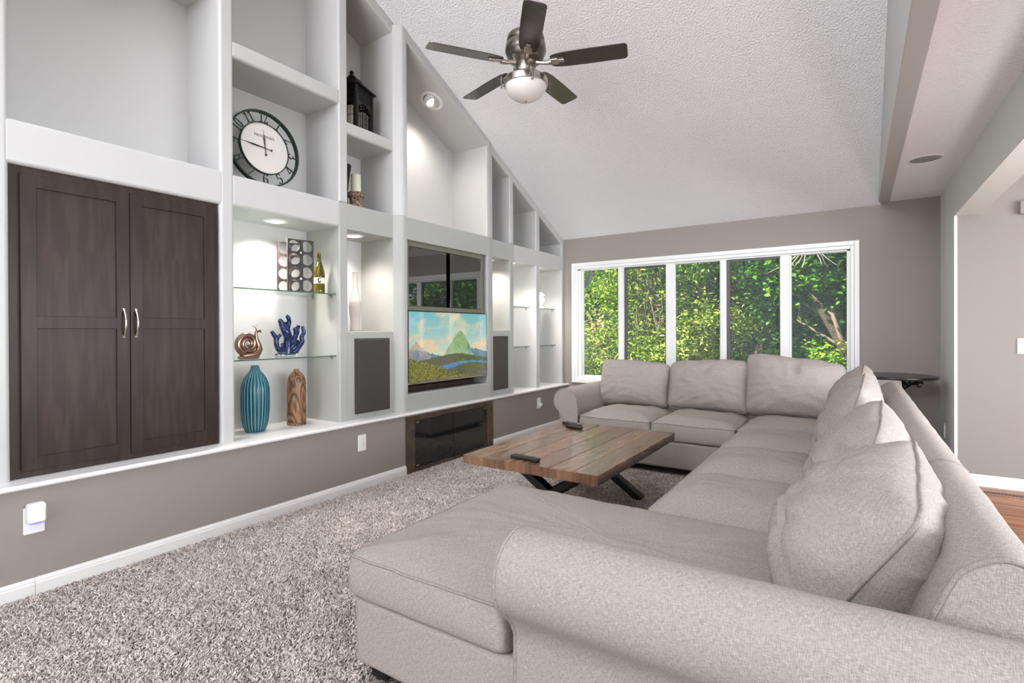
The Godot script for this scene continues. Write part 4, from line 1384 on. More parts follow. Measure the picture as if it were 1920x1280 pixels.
	for k in 2:
		var o := Vector3(-3.395, 1.511, -2.338) if k == 0 else Vector3(-3.575, 1.511, -2.375)
		var rot := Basis(Vector3.UP, deg_to_rad(-12.0))
		# a panel with eight round holes: each cell is a square ring round a circle
		b = MB.new()
		b.xf = Transform3D(rot, o)
		for i in 2:
			for j in 4:
				var cc := Vector2(-0.0475 + 0.095 * i, 0.0475 + 0.095 * j)
				var q := 0.0475
				for s in [-1.0, 1.0]:
					var n0 := b.v.size()
					for m in 41:
						var a := TAU * m / 40.0
						var e := Vector2(cos(a), sin(a))
						var sq := e * (q / maxf(absf(e.x), absf(e.y)))
						b.vert(Vector3(0.009 * s, cc.y + e.y * 0.0412, cc.x + e.x * 0.0412), Vector3(s, 0, 0))
						b.vert(Vector3(0.009 * s, cc.y + sq.y, cc.x + sq.x), Vector3(s, 0, 0))
					for m in 40:
						b.tri(n0 + m * 2, n0 + m * 2 + 1, n0 + m * 2 + 3)
						b.tri(n0 + m * 2, n0 + m * 2 + 3, n0 + m * 2 + 2)
				var n1 := b.v.size()
				for m in 41:
					var a := TAU * m / 40.0
					for s in [-1.0, 1.0]: b.vert(Vector3(0.009 * s, cc.y + sin(a) * 0.0412, cc.x + cos(a) * 0.0412), Vector3(0, -sin(a), -cos(a)))
				for m in 40:
					b.tri(n1 + m * 2, n1 + m * 2 + 1, n1 + m * 2 + 3)
					b.tri(n1 + m * 2, n1 + m * 2 + 3, n1 + m * 2 + 2)
		for q in [[-0.095, 0.0, 0.095, 0.0], [-0.095, 0.38, 0.095, 0.38], [-0.095, 0.0, -0.095, 0.38], [0.095, 0.0, 0.095, 0.38]]:
			var nn := Vector3(0, -1 if q[1] + q[3] == 0 else 1, 0) if q[1] == q[3] else Vector3(0, 0, signf(q[0]))
			b.face([Vector3(-0.009, q[1], q[0]), Vector3(0.009, q[1], q[0]), Vector3(0.009, q[3], q[2]), Vector3(-0.009, q[3], q[2])], nn)
		part(t, "panel", b, M.rack)
	for y in [0.095, 0.285]:
		b = MB.new()
		b.tube([Vector3(-3.575, 1.511 + y, -2.375), Vector3(-3.383, 1.511 + y, -2.335)], 0.007, 10)
		part(t, "dowel", b, M.nickel)
	# green wine bottle
	c = Vector3(-3.405, 1.511, -2.505)
	t = thing("wine_bottle", "olive green wine bottle with white label beside the pierced rack", "bottle", c)
	b = MB.new()
	prof = [Vector2(0.0001, 0.012), Vector2(0.025, 0.006), Vector2(0.037, 0.0), Vector2(0.041, 0.004)]
	for q in [[0.0415, 0.02], [0.0415, 0.13], [0.041, 0.15], [0.037, 0.175], [0.028, 0.205], [0.019, 0.23], [0.0145, 0.25], [0.0135, 0.29], [0.0155, 0.292], [0.0155, 0.30], [0.012, 0.302], [0.0105, 0.295], [0.0105, 0.25], [0.016, 0.228], [0.034, 0.175], [0.038, 0.14], [0.038, 0.02], [0.0001, 0.018]]: prof.append(Vector2(q[0], q[1]))
	b.lathe(prof, c, 40)
	part(t, "glass", b, M.green_glass)
	b = MB.new()
	b.lathe([Vector2(0.0102, 0.27), Vector2(0.0102, 0.302), Vector2(0.0098, 0.318), Vector2(0.0001, 0.318)], c, 20)
	part(t, "cork", b, mat(rgb(150, 112, 78), 0.8))
	var li := Image.create_empty(256, 64, false, Image.FORMAT_RGB8)
	li.fill(rgb(232, 226, 214))
	for y in 64:
		for x in 256:
			var u := x / 256.0
			var d := 26.0 + 10.0 * sin(u * 14.0)
			if u > 0.06 and u < 0.40 and absf(y - d) < 3.0 + 2.0 * sin(u * 31.0): li.set_pixel(x, y, rgb(60, 52, 48))
			if u > 0.05 and u < 0.24 and y > 44 and y < 48: li.set_pixel(x, y, rgb(120, 108, 98))
			if u > 0.30 and u < 0.44 and y > 4 and y < 60: li.set_pixel(x, y, rgb(40, 34, 32))
			# pale heart
			var hx := (u - 0.385) * 34.0
			var hy := -(y - 30) / 14.0
			if pow(hx * hx + hy * hy - 1.0, 3.0) - hx * hx * hy * hy * hy < 0.0: li.set_pixel(x, y, rgb(238, 232, 220))
	var lm := mat(Color.WHITE, 0.6)
	lm.albedo_texture = tex(li)
	b = MB.new()
	var rows := []
	for y in [0.072, 0.116]:
		var row := PackedVector3Array()
		for i in 25:
			var a := 1.9 - 3.5 * i / 24.0
			row.append(c + Vector3(cos(a) * 0.0421, y, sin(a) * 0.0421))
		rows.append(row)
	b.grid([rows[1], rows[0]], false)
	part(t, "label", b, lm, "white paper label")
	# tall ribbed white vase
	c = Vector3(-3.50, 1.223, -2.925)
	t = thing("vase", "tall slender off-white ringed vase in the lit niche above the speaker", "vase", c)
	b = MB.new()
	prof = [Vector2(0.0001, 0.0), Vector2(0.040, 0.0), Vector2(0.043, 0.004)]
	var ctl := [[0.042, 0.02], [0.040, 0.06], [0.043, 0.11], [0.050, 0.16], [0.0535, 0.205], [0.051, 0.24], [0.042, 0.28], [0.031, 0.325], [0.024, 0.37], [0.021, 0.41], [0.021, 0.45], [0.023, 0.48], [0.0255, 0.494]]
	for i in ctl.size() - 1:
		for j in 8:
			var s := j / 8.0
			prof.append(Vector2(lerpf(ctl[i][0], ctl[i + 1][0], s) + 0.0006 * sin((i * 8 + j) * PI / 2.0), lerpf(ctl[i][1], ctl[i + 1][1], s)))
	prof.append_array([Vector2(0.0255, 0.494), Vector2(0.022, 0.494), Vector2(0.018, 0.45)])
	b.lathe(prof, c, 40)
	part(t, "body", b, mat(rgb(188, 182, 174), 0.6))
	# white bird ornament, two perched shapes
	c = Vector3(-3.40, 1.508, -5.83)
	t = thing("bird_figurine", "white ceramic bird figurine on the upper glass shelf nearest the window", "figurine", c)
	var cer := mat(rgb(236, 236, 234), 0.25)
	b = MB.new()
	b.lathe([Vector2(0.0001, 0.0), Vector2(0.04, 0.0), Vector2(0.042, 0.006), Vector2(0.025, 0.014), Vector2(0.018, 0.03), Vector2(0.026, 0.045), Vector2(0.045, 0.07), Vector2(0.052, 0.095), Vector2(0.046, 0.12), Vector2(0.034, 0.14), Vector2(0.03, 0.152), Vector2(0.034, 0.168), Vector2(0.032, 0.185), Vector2(0.02, 0.2), Vector2(0.0001, 0.205)], c, 32)
	part(t, "body", b, cer)
	b = MB.new()
	b.tube([c + Vector3(0.03, 0.172, -0.01), c + Vector3(0.05, 0.168, -0.02)], [0.009, 0.002], 10)
	part(t, "beak", b, cer)
	for s in [-1, 1]:
		b = MB.new()
		b.tube([c + Vector3(0.0, 0.125, s * 0.036), c + Vector3(-0.01, 0.09, s * 0.054), c + Vector3(-0.025, 0.05, s * 0.05), c + Vector3(-0.04, 0.03, s * 0.035)], [0.008, 0.018, 0.014, 0.004], 12)
		part(t, "wing", b, cer)
	clock()
	lantern()
	candles()

func clock() -> void:
	var c := Vector3(-3.388, 2.476, -2.062)
	var t := thing("wall_clock", "large round metal skeleton clock standing in the white niche", "clock", c)
	t.rotation = Vector3(0, 0, deg_to_rad(3.0))     # stands on the niche shelf; built facing +x
	var met := mat(rgb(44, 58, 50), 0.4, 0.4)
	var R := 0.258
	var ring := func(called: String, r: float, w: float, x0: float, x1: float, m: Material) -> void:
		var b := MB.new()
		b.xf = Transform3D(Basis(Vector3(0, 0, 1), -PI / 2), c)
		b.lathe([Vector2(r - w, x0), Vector2(r, x0), Vector2(r, x0), Vector2(r, x1), Vector2(r, x1), Vector2(r - w, x1), Vector2(r - w, x1), Vector2(r - w, x0)], Vector3(), 72)
		part(t, called, b, m)
	ring.call("outer_ring", R, 0.010, -0.022, 0.010, met)
	ring.call("inner_ring", 0.177, 0.006, -0.010, 0.010, met)
	var b := MB.new()
	b.xf = Transform3D(Basis(Vector3(0, 0, 1), -PI / 2), c)
	b.lathe([Vector2(0.0001, 0.003), Vector2(0.173, 0.003), Vector2(0.173, -0.006), Vector2(0.0001, -0.006)], Vector3(), 64)
	part(t, "dial", b, mat(rgb(206, 203, 198), 0.35))
	var font := SystemFont.new()
	font.font_names = PackedStringArray(["Droid Serif"])
	for k in range(1, 13):
		var a := TAU * k / 12.0
		var tm := TextMesh.new()
		tm.font = font
		tm.text = str(k)
		tm.font_size = 64
		tm.pixel_size = 0.070 / 46.0
		tm.depth = 0.006
		var o := MeshInstance3D.new()
		o.name = "numeral"
		o.mesh = tm
		o.material_override = met
		t.add_child(o, true)
		# +x faces the room: text right is -z, text up is +y, text normal is +x
		var turn := a if (k <= 3 or k >= 9) else a + PI
		var right := Vector3(0, -sin(turn), -cos(turn))
		var up := Vector3(0, cos(turn), -sin(turn))
		var wide := 0.62 if k >= 10 else 0.85
		o.transform = Transform3D(Basis(right * wide, up, Vector3(1, 0, 0)), Vector3(0.0, cos(a) * 0.2125, -sin(a) * 0.2125))
	for q in [["PRESENTIME", 0.017, 0.080, 0.0], ["& CO", 0.008, 0.063, 0.0]]:
		var tm := TextMesh.new()
		tm.font = font
		tm.text = q[0]
		tm.font_size = 32
		tm.pixel_size = q[1] / 23.0
		tm.depth = 0.0008
		var o := MeshInstance3D.new()
		o.name = "dial_lettering"
		o.mesh = tm
		o.material_override = M.black
		t.add_child(o, true)
		o.transform = Transform3D(Basis(Vector3(0, 0, -1), Vector3(0, 1, 0), Vector3(1, 0, 0)), Vector3(0.0036, q[2], 0))
	# hands: hour towards twelve, minute towards nine
	for h in [[deg_to_rad(-5.0), 0.125, 0.010], [deg_to_rad(-86.0), 0.185, 0.011]]:
		b = MB.new()
		var d := Vector3(0, cos(h[0]), -sin(h[0]))
		b.tube([c + Vector3(0.009, 0, 0) - d * 0.045, c + Vector3(0.009, 0, 0), c + Vector3(0.009, 0, 0) + d * h[1] * 0.45, c + Vector3(0.009, 0, 0) + d * h[1] * 0.72, c + Vector3(0.009, 0, 0) + d * h[1]], [0.002, 0.003, h[2] * 0.5, 0.002, 0.001], 6)
		b.xf = Transform3D(Basis(Vector3(0, 0, 1), -PI / 2), c - d * 0.045)
		b.lathe([Vector2(0.0001, 0.006), Vector2(0.007, 0.006), Vector2(0.007, 0.012), Vector2(0.0001, 0.012)], Vector3(), 12)
		part(t, "hand", b, M.black)

func lantern() -> void:
	var c := Vector3(-3.47, 2.847, -2.875)
	var t := thing("lantern", "black pierced metal lantern with peaked roof on the high niche shelf", "lantern", c)
	t.rotation.y = deg_to_rad(18)
	var q := 0.115
	var b := MB.new()
	b.rbox(c + Vector3(-q - 0.01, 0, -q - 0.01), c + Vector3(q + 0.01, 0.018, q + 0.01), 0.004)
	part(t, "base", b, M.iron)
	for sx in [-1, 1]:
		for sz in [-1, 1]:
			b = MB.new()
			b.rbox(c + Vector3(sx * q - 0.011, 0.01, sz * q - 0.011), c + Vector3(sx * q + 0.011, 0.36, sz * q + 0.011), 0.003)
			part(t, "post", b, M.iron)
	for k in 4:
		# one pierced side: arch above, small square holes, thin bars
		b = MB.new()
		b.xf = Transform3D(Basis(Vector3.UP, PI / 2 * k), c)
		var n := 12
		for i in n:            # the panel above the arch
			var x0 := -q + 2 * q * i / n
			var x1 := -q + 2 * q * (i + 1) / n
			var ya := func(x: float) -> float: return 0.16 + 0.065 * sqrt(maxf(0.0, 1.0 - pow(x / 0.085, 2.0)))
			b.prism(PackedVector2Array([Vector2(x0, ya.call(x0)), Vector2(x1, ya.call(x1)), Vector2(x1, 0.235), Vector2(x0, 0.235)]), Vector3(q, 0, 0), Vector3(0, 0, -1), Vector3(0, 1, 0), Vector3(1, 0, 0), -0.002, 0.002)
		for s in [-1, 1]: b.rbox(Vector3(q - 0.002, 0.015, s * 0.098 - 0.014), Vector3(q + 0.002, 0.165, s * 0.098 + 0.014), 0.001, 1)
		for j in 4: b.rbox(Vector3(q - 0.002, 0.234 + 0.0225 * j, -q), Vector3(q + 0.002, 0.244 + 0.0225 * j, q), 0.001, 1)
		b.rbox(Vector3(q - 0.002, 0.30, -q), Vector3(q + 0.002, 0.36, q), 0.001, 1)
		for j in 9: b.rbox(Vector3(q - 0.002, 0.235, -q + 2 * q * j / 8.0 - 0.009), Vector3(q + 0.002, 0.305, -q + 2 * q * j / 8.0 + 0.009), 0.001, 1)
		for j in 5: b.tube([Vector3(q, 0.012, -0.06 + 0.03 * j), Vector3(q, 0.225, -0.06 + 0.03 * j)], 0.0018, 6)
		b.tube([Vector3(q, 0.11, -0.09), Vector3(q, 0.11, 0.09)], 0.0018, 6)
		part(t, "side_panel", b, M.iron)
	# roof: four pierced slopes, drawn as ribs and cross bars over a backing plate
	for k in 4:
		b = MB.new()
		b.xf = Transform3D(Basis(Vector3.UP, PI / 2 * k), c)
		var lo := 0.138
		var hi := 0.055
		var P := func(u: float, s: float) -> Vector3: return Vector3(lerpf(lo, hi, s), lerpf(0.355, 0.435, s), u * lerpf(lo, hi, s))
		for i in 9: b.tube([P.call(-1 + 0.25 * i, 0.0), P.call(-1 + 0.25 * i, 1.0)], 0.004, 6)
		for i in 6: b.tube([P.call(-1, i / 5.0), P.call(1, i / 5.0)], 0.0042, 6)
		part(t, "roof_slope", b, M.iron)
	b = MB.new()
	b.rbox(c + Vector3(-0.145, 0.345, -0.145), c + Vector3(0.145, 0.358, 0.145), 0.004)
	part(t, "eaves", b, M.iron)
	b = MB.new()
	b.rbox(c + Vector3(-0.062, 0.43, -0.062), c + Vector3(0.062, 0.445, 0.062), 0.005)
	b.lathe([Vector2(0.03, 0.44), Vector2(0.022, 0.452), Vector2(0.026, 0.462), Vector2(0.026, 0.475), Vector2(0.012, 0.488), Vector2(0.018, 0.498), Vector2(0.018, 0.508), Vector2(0.008, 0.518), Vector2(0.0001, 0.526)], c, 20)
	part(t, "finial", b, M.iron)
	var wax := mat(rgb(226, 222, 200), 0.5)
	var p := Vector3(-3.47, 2.866, -2.875)
	var cd := thing("candle", "thick ivory pillar candle standing inside the black lantern", "candle", p)
	b = MB.new()
	b.lathe([Vector2(0.0001, 0.0), Vector2(0.055, 0.0), Vector2(0.056, 0.004), Vector2(0.056, 0.195), Vector2(0.052, 0.2), Vector2(0.03, 0.194), Vector2(0.0001, 0.192)], p, 32)
	part(cd, "wax", b, wax)
	b = MB.new()
	b.tube([p + Vector3(0, 0.19, 0), p + Vector3(0.001, 0.206, 0.001)], 0.0015, 6)
	part(cd, "wick", b, M.black)

func candles() -> void:
	var wax := mat(rgb(214, 212, 192), 0.5)
	var c := Vector3(-3.45, 2.212, -2.895)
	var stone := tri_tex(mat(Color.WHITE, 0.8), tex(tint(noise_img(128, 128, 0.05, 441, 3), rgb(92, 68, 58), rgb(166, 140, 122), 0.35, 0.65)), tex(noise_img(128, 128, 0.07, 442, 3)), Vector3.ONE * 6, 0.6)
	var t := thing("candle_holder", "carved brown stone candle holder with flared rim on the lower niche shelf", "candle holder", c)
	var b := MB.new()
	b.lathe([Vector2(0.0001, 0.0), Vector2(0.058, 0.0), Vector2(0.061, 0.01), Vector2(0.056, 0.05), Vector2(0.050, 0.08), Vector2(0.052, 0.10), Vector2(0.055, 0.108), Vector2(0.072, 0.115), Vector2(0.076, 0.122), Vector2(0.076, 0.13), Vector2(0.070, 0.138), Vector2(0.06, 0.152), Vector2(0.0001, 0.152)], c, 40, 0.06, 14)
	part(t, "body", b, stone)
	t = thing("candle", "ivory pillar candle standing on the carved stone holder", "candle", c + Vector3(0, 0.152, 0))
	b = MB.new()
	b.lathe([Vector2(0.0001, 0.152), Vector2(0.040, 0.152), Vector2(0.041, 0.156), Vector2(0.041, 0.295), Vector2(0.037, 0.300), Vector2(0.02, 0.295), Vector2(0.0001, 0.294)], c, 32)
	part(t, "wax", b, wax)
	c = Vector3(-3.43, 2.212, -2.772)
	t = thing("candle_holder", "slim black carved goblet holder partly behind the white niche pillar", "candle holder", c)
	b = MB.new()
	b.lathe([Vector2(0.0001, 0.0), Vector2(0.040, 0.0), Vector2(0.042, 0.008), Vector2(0.028, 0.02), Vector2(0.018, 0.05), Vector2(0.017, 0.10), Vector2(0.024, 0.115), Vector2(0.020, 0.13), Vector2(0.024, 0.17), Vector2(0.030, 0.22), Vector2(0.038, 0.28), Vector2(0.045, 0.325), Vector2(0.046, 0.345), Vector2(0.040, 0.35), Vector2(0.030, 0.30), Vector2(0.0001, 0.28)], c, 36, 0.10, 12)
	part(t, "body", b, M.iron)

func side_table() -> void:
	var c := Vector3(0.275, 0.0, -5.80)
	var t := thing("side_table", "round black side table on scrolled iron legs in the window corner", "table", c)
	var b := MB.new()
	b.lathe([Vector2(0.0001, 0.786), Vector2(0.305, 0.786), Vector2(0.316, 0.790), Vector2(0.319, 0.797), Vector2(0.319, 0.806), Vector2(0.314, 0.812), Vector2(0.0001, 0.813)], c, 64)
	part(t, "tabletop", b, mat(rgb(36, 35, 34), 0.25))
	b = MB.new()
	b.lathe([Vector2(0.0001, 0.0), Vector2(0.17, 0.0), Vector2(0.17, 0.012), Vector2(0.05, 0.03), Vector2(0.025, 0.06), Vector2(0.022, 0.35), Vector2(0.035, 0.38), Vector2(0.022, 0.41), Vector2(0.022, 0.72), Vector2(0.05, 0.745), Vector2(0.10, 0.775), Vector2(0.10, 0.786)], c, 32)
	part(t, "pedestal", b, M.iron)
	for k in 4:
		b = MB.new()
		b.xf = Transform3D(Basis(Vector3.UP, PI / 2 * k + 0.35), c)
		var arm := []
		for i in 13:
			var s := i / 12.0
			arm.append(Vector3(0.02 + 0.19 * s, 0.62 + 0.155 * pow(s, 0.7), 0))
		b.tube(arm, 0.009, 8)
		b.tube([Vector3(0.02, 0.775, 0), Vector3(0.24, 0.777, 0)], 0.011, 8)
		for q in [[0.085, 0.745, 0.028], [0.15, 0.748, 0.024], [0.20, 0.756, 0.018]]:
			var ring := []
			for i in 20: ring.append(Vector3(q[0] + cos(TAU * i / 20) * q[2], q[1] + sin(TAU * i / 20) * q[2] * 0.8, 0))
			b.tube(ring, 0.0065, 7, true)
		var sc := []
		for i in 22:
			var a := 0.4 + i / 21.0 * 5.2
			var r := 0.03 * (1.0 - i / 30.0)
			sc.append(Vector3(0.20 + cos(a) * r, 0.722 + sin(a) * r, 0))
		b.tube(sc, 0.0065, 7)
		part(t, "scroll_bracket", b, M.iron)

func fill_lamp() -> void:
	# added out of view in the next room to brighten the flat ceiling
	var c := Vector3(1.03, 0.0, -3.0)
	var t := thing("fill_lamp", "unseen globe lamp added in the next room to brighten the flat ceiling", "lamp", c)
	var b := MB.new()
	b.lathe([Vector2(0.0001, 0.0), Vector2(0.13, 0.0), Vector2(0.13, 0.015), Vector2(0.02, 0.03), Vector2(0.012, 0.05), Vector2(0.012, 0.90), Vector2(0.05, 0.905), Vector2(0.05, 0.93)], c, 24)
	part(t, "stand", b, M.steel)
	var gm := mat(rgb(250, 244, 236), 0.4)
	gm.emission_enabled = true
	gm.emission = Color(0.96, 0.98, 1.0)
	gm.emission_energy_multiplier = 1.5
	b = MB.new()
	var pr := []
	for i in 17: pr.append(Vector2(maxf(0.15 * sin(PI * i / 16.0), 0.0001), 1.07 - 0.15 * cos(PI * i / 16.0)))
	b.lathe(pr, c, 32)
	part(t, "globe", b, gm)
	var o := OmniLight3D.new()
	o.omni_range = 20.0
	o.omni_attenuation = 2.0
	lamp(o, "globe_fill", Vector3(0, 1.07, 0), 0.65, Color(0.96, 0.98, 1.0), 0.14, t)

# ------------------------------------------------------------------ carpet pile
func carpet_pile() -> void:
	var b := MB.new()
	# one tuft: a leaning twisted yarn of three sides
	var rows := []
	for i in 4:
		var s := i / 3.0
		var row := PackedVector3Array()
		for j in 3:
			var a := TAU * j / 3.0 + s * 1.4
			var r := [0.0036, 0.0044, 0.0040, 0.0012][i] as float
			row.append(Vector3(cos(a) * r + 0.007 * s * s, 0.017 * s, sin(a) * r))
		rows.append(row)
	b.grid(rows)
	var rng := RandomNumberGenerator.new()
	rng.seed = 77
	var nz := noise(1.6, 78, 3)
	var buf := PackedFloat32Array()
	var count := 0
	# denser near the camera; nothing under furniture
	for q in [[-3.18, -0.6, -3.2, 0.25, 0.0066], [-3.18, -0.75, -4.40, -3.2, 0.0085]]:
		var z: float = q[2]
		while z < q[3]:
			var x: float = q[0]
			while x < q[1]:
				var px: float = x + rng.randf_range(-0.5, 0.5) * q[4]
				var pz: float = z + rng.randf_range(-0.5, 0.5) * q[4]
				x += q[4]
				if px > -1.45 and pz > -2.18 and pz < -1.24: continue
				if px > -0.77 and pz < -2.1: continue
				# far outside the view to the right of the chaise front or behind the camera
				if pz > -1.2 and px > -1.15: continue
				if pz > -0.25 and px > -2.2: continue
				var a := rng.randf() * TAU
				var l := nz.get_noise_2d(px * 3.0, pz * 3.0)
				a = lerp_angle(a, l * 6.0, 0.15)
				var h := rng.randf_range(0.75, 1.2)
				var lean := rng.randf_range(0.5, 1.5)
				var ca := cos(a)
				var sa := sin(a)
				var w := rng.randf_range(0.9, 1.35)
				buf.append_array([ca * w, lean * 0.35 * ca, sa * w, px, 0.0, h, 0.0, -0.008, -sa * w, -lean * 0.35 * sa, ca * w, pz])
				var v := rng.randf_range(0.42, 0.92) * (1.0 + 0.12 * l)
				if rng.randf() < 0.16: v *= 0.5
				buf.append_array([v * 1.0, v * 0.90, v * 0.83, 1.0])
				count += 1
			z += q[4]
	var mm := MultiMesh.new()
	mm.transform_format = MultiMesh.TRANSFORM_3D
	mm.use_colors = true
	mm.mesh = b.mesh()
	mm.instance_count = count
	mm.buffer = buf
	var o := MultiMeshInstance3D.new()
	o.name = "carpet_pile"
	o.multimesh = mm
	o.material_override = M.tuft
	add_child(o)
	tag(o, "shaggy taupe carpet pile covering the living room floor", "carpet", "", "stuff")

# ------------------------------------------------------------------ outdoors
func leaf_mesh(l: float, w: float, fold: float) -> ArrayMesh:
	var b := MB.new()
	for s in [1.0, -1.0]:
		var nn := Vector3(-fold * s, 1, 0).normalized()
		b.face([Vector3(0, 0, 0), Vector3(s * w * 0.5, fold * w * 0.5, l * 0.45), Vector3(s * w * 0.28, fold * w * 0.1, l * 0.8), Vector3(0, -0.12 * l, l)], nn)
	return b.mesh()

# a tree or bush: trunk and limbs grown to leafy clusters; foliage is one mass of leaves
func tree(called: String, label: String, category: String, base: Vector3, trunk: Array, r0: float, blobs: Array, count: int, lm: ArrayMesh, dark: Color, light: Color, twigs: int, sd: int, droop := 0.3, grp := "") -> Node3D:
	var rng := RandomNumberGenerator.new()
	rng.seed = sd
	var t := thing(called, label, category, base, grp)
	var b := MB.new()
	if trunk.size() > 1:
		var rad := []
		for i in trunk.size(): rad.append(r0 * (1.0 - 0.75 * i / (trunk.size() - 1)))
		b.tube(trunk, rad, 10)
		part(t, "trunk", b, M.bark)
	b = MB.new()
	var clusters := []
	for q in blobs:        # [centre, radii, clusters]
		for i in q[2]:
			var d := Vector3(rng.randfn(), rng.randfn(), rng.randfn()).normalized() * pow(rng.randf(), 0.4)
			clusters.append(q[0] + d * q[1])
	for i in mini(twigs, clusters.size()):
		var e: Vector3 = clusters[i]
		var s: Vector3
		if trunk.size() > 1:
			var k := rng.randi_range(trunk.size() / 3, trunk.size() - 1)
			s = trunk[k]
		else:
			s = Vector3(e.x * 0.3 + base.x * 0.7, base.y, e.z * 0.3 + base.z * 0.7)
		var m1 := s.lerp(e, 0.4) + Vector3(rng.randfn(), rng.randfn() * 0.6 + 0.5, rng.randfn()) * 0.12
		var m2 := s.lerp(e, 0.75) + Vector3(rng.randfn(), rng.randfn(), rng.randfn()) * 0.10
		var rr := r0 * rng.randf_range(0.12, 0.32)
		b.tube([s, m1, m2, e], [rr, rr * 0.75, rr * 0.45, rr * 0.15], 6)
		for j in 3:
			var f := e + Vector3(rng.randfn(), rng.randfn(), rng.randfn()) * 0.22
			b.tube([m2, m2.lerp(f, 0.5) + Vector3(rng.randfn(), rng.randfn(), rng.randfn()) * 0.04, f], [rr * 0.35, rr * 0.25, rr * 0.08], 5)
	if b.v.size(): part(t, "branches", b, M.twig)
	var buf := PackedFloat32Array()
	var per := count / clusters.size()
	for q in clusters:
		var tone := rng.randf_range(0.7, 1.15)
		var cr := rng.randf_range(0.16, 0.34)
		for i in per:
			var p: Vector3 = q + Vector3(rng.randfn() * cr, rng.randfn() * cr * 0.55, rng.randfn() * cr) - base
			var dir := Vector3(rng.randfn(), rng.randfn() * 0.5 - droop, rng.randfn()).normalized()
			var up := Vector3(rng.randfn() * 0.5, 1.0, rng.randfn() * 0.5 + 0.35).normalized()
			var x := up.cross(dir).normalized()
			var y := dir.cross(x)
			var s := rng.randf_range(0.6, 1.25)
			buf.append_array([x.x * s, y.x * s, dir.x * s, p.x, x.y * s, y.y * s, dir.y * s, p.y, x.z * s, y.z * s, dir.z * s, p.z])
			var c := dark.lerp(light, clampf(rng.randf() * tone, 0, 1)).srgb_to_linear()
			buf.append_array([c.r, c.g, c.b, 1.0])
	var mm := MultiMesh.new()
	mm.transform_format = MultiMesh.TRANSFORM_3D
	mm.use_colors = true
	mm.mesh = lm
	mm.instance_count = per * clusters.size()
	mm.buffer = buf
	var o := MultiMeshInstance3D.new()
	o.name = "foliage"
	o.multimesh = mm
	o.material_override = M.leaf
	o.set_meta("kind", "stuff")
	t.add_child(o, true)
	return t

func trunk_line(a: Vector3, c: Vector3, sd: int, wob := 0.12, n := 7) -> Array:
	var nz := noise(0.7, sd, 2)
	var o := []
	for i in n:
		var s := i / float(n - 1)
		o.append(a.lerp(c, s) + Vector3(nz.get_noise_1d(s * 3.0), 0, nz.get_noise_1d(s * 3.0 + 20)) * wob * 3.0 * s)
	return o

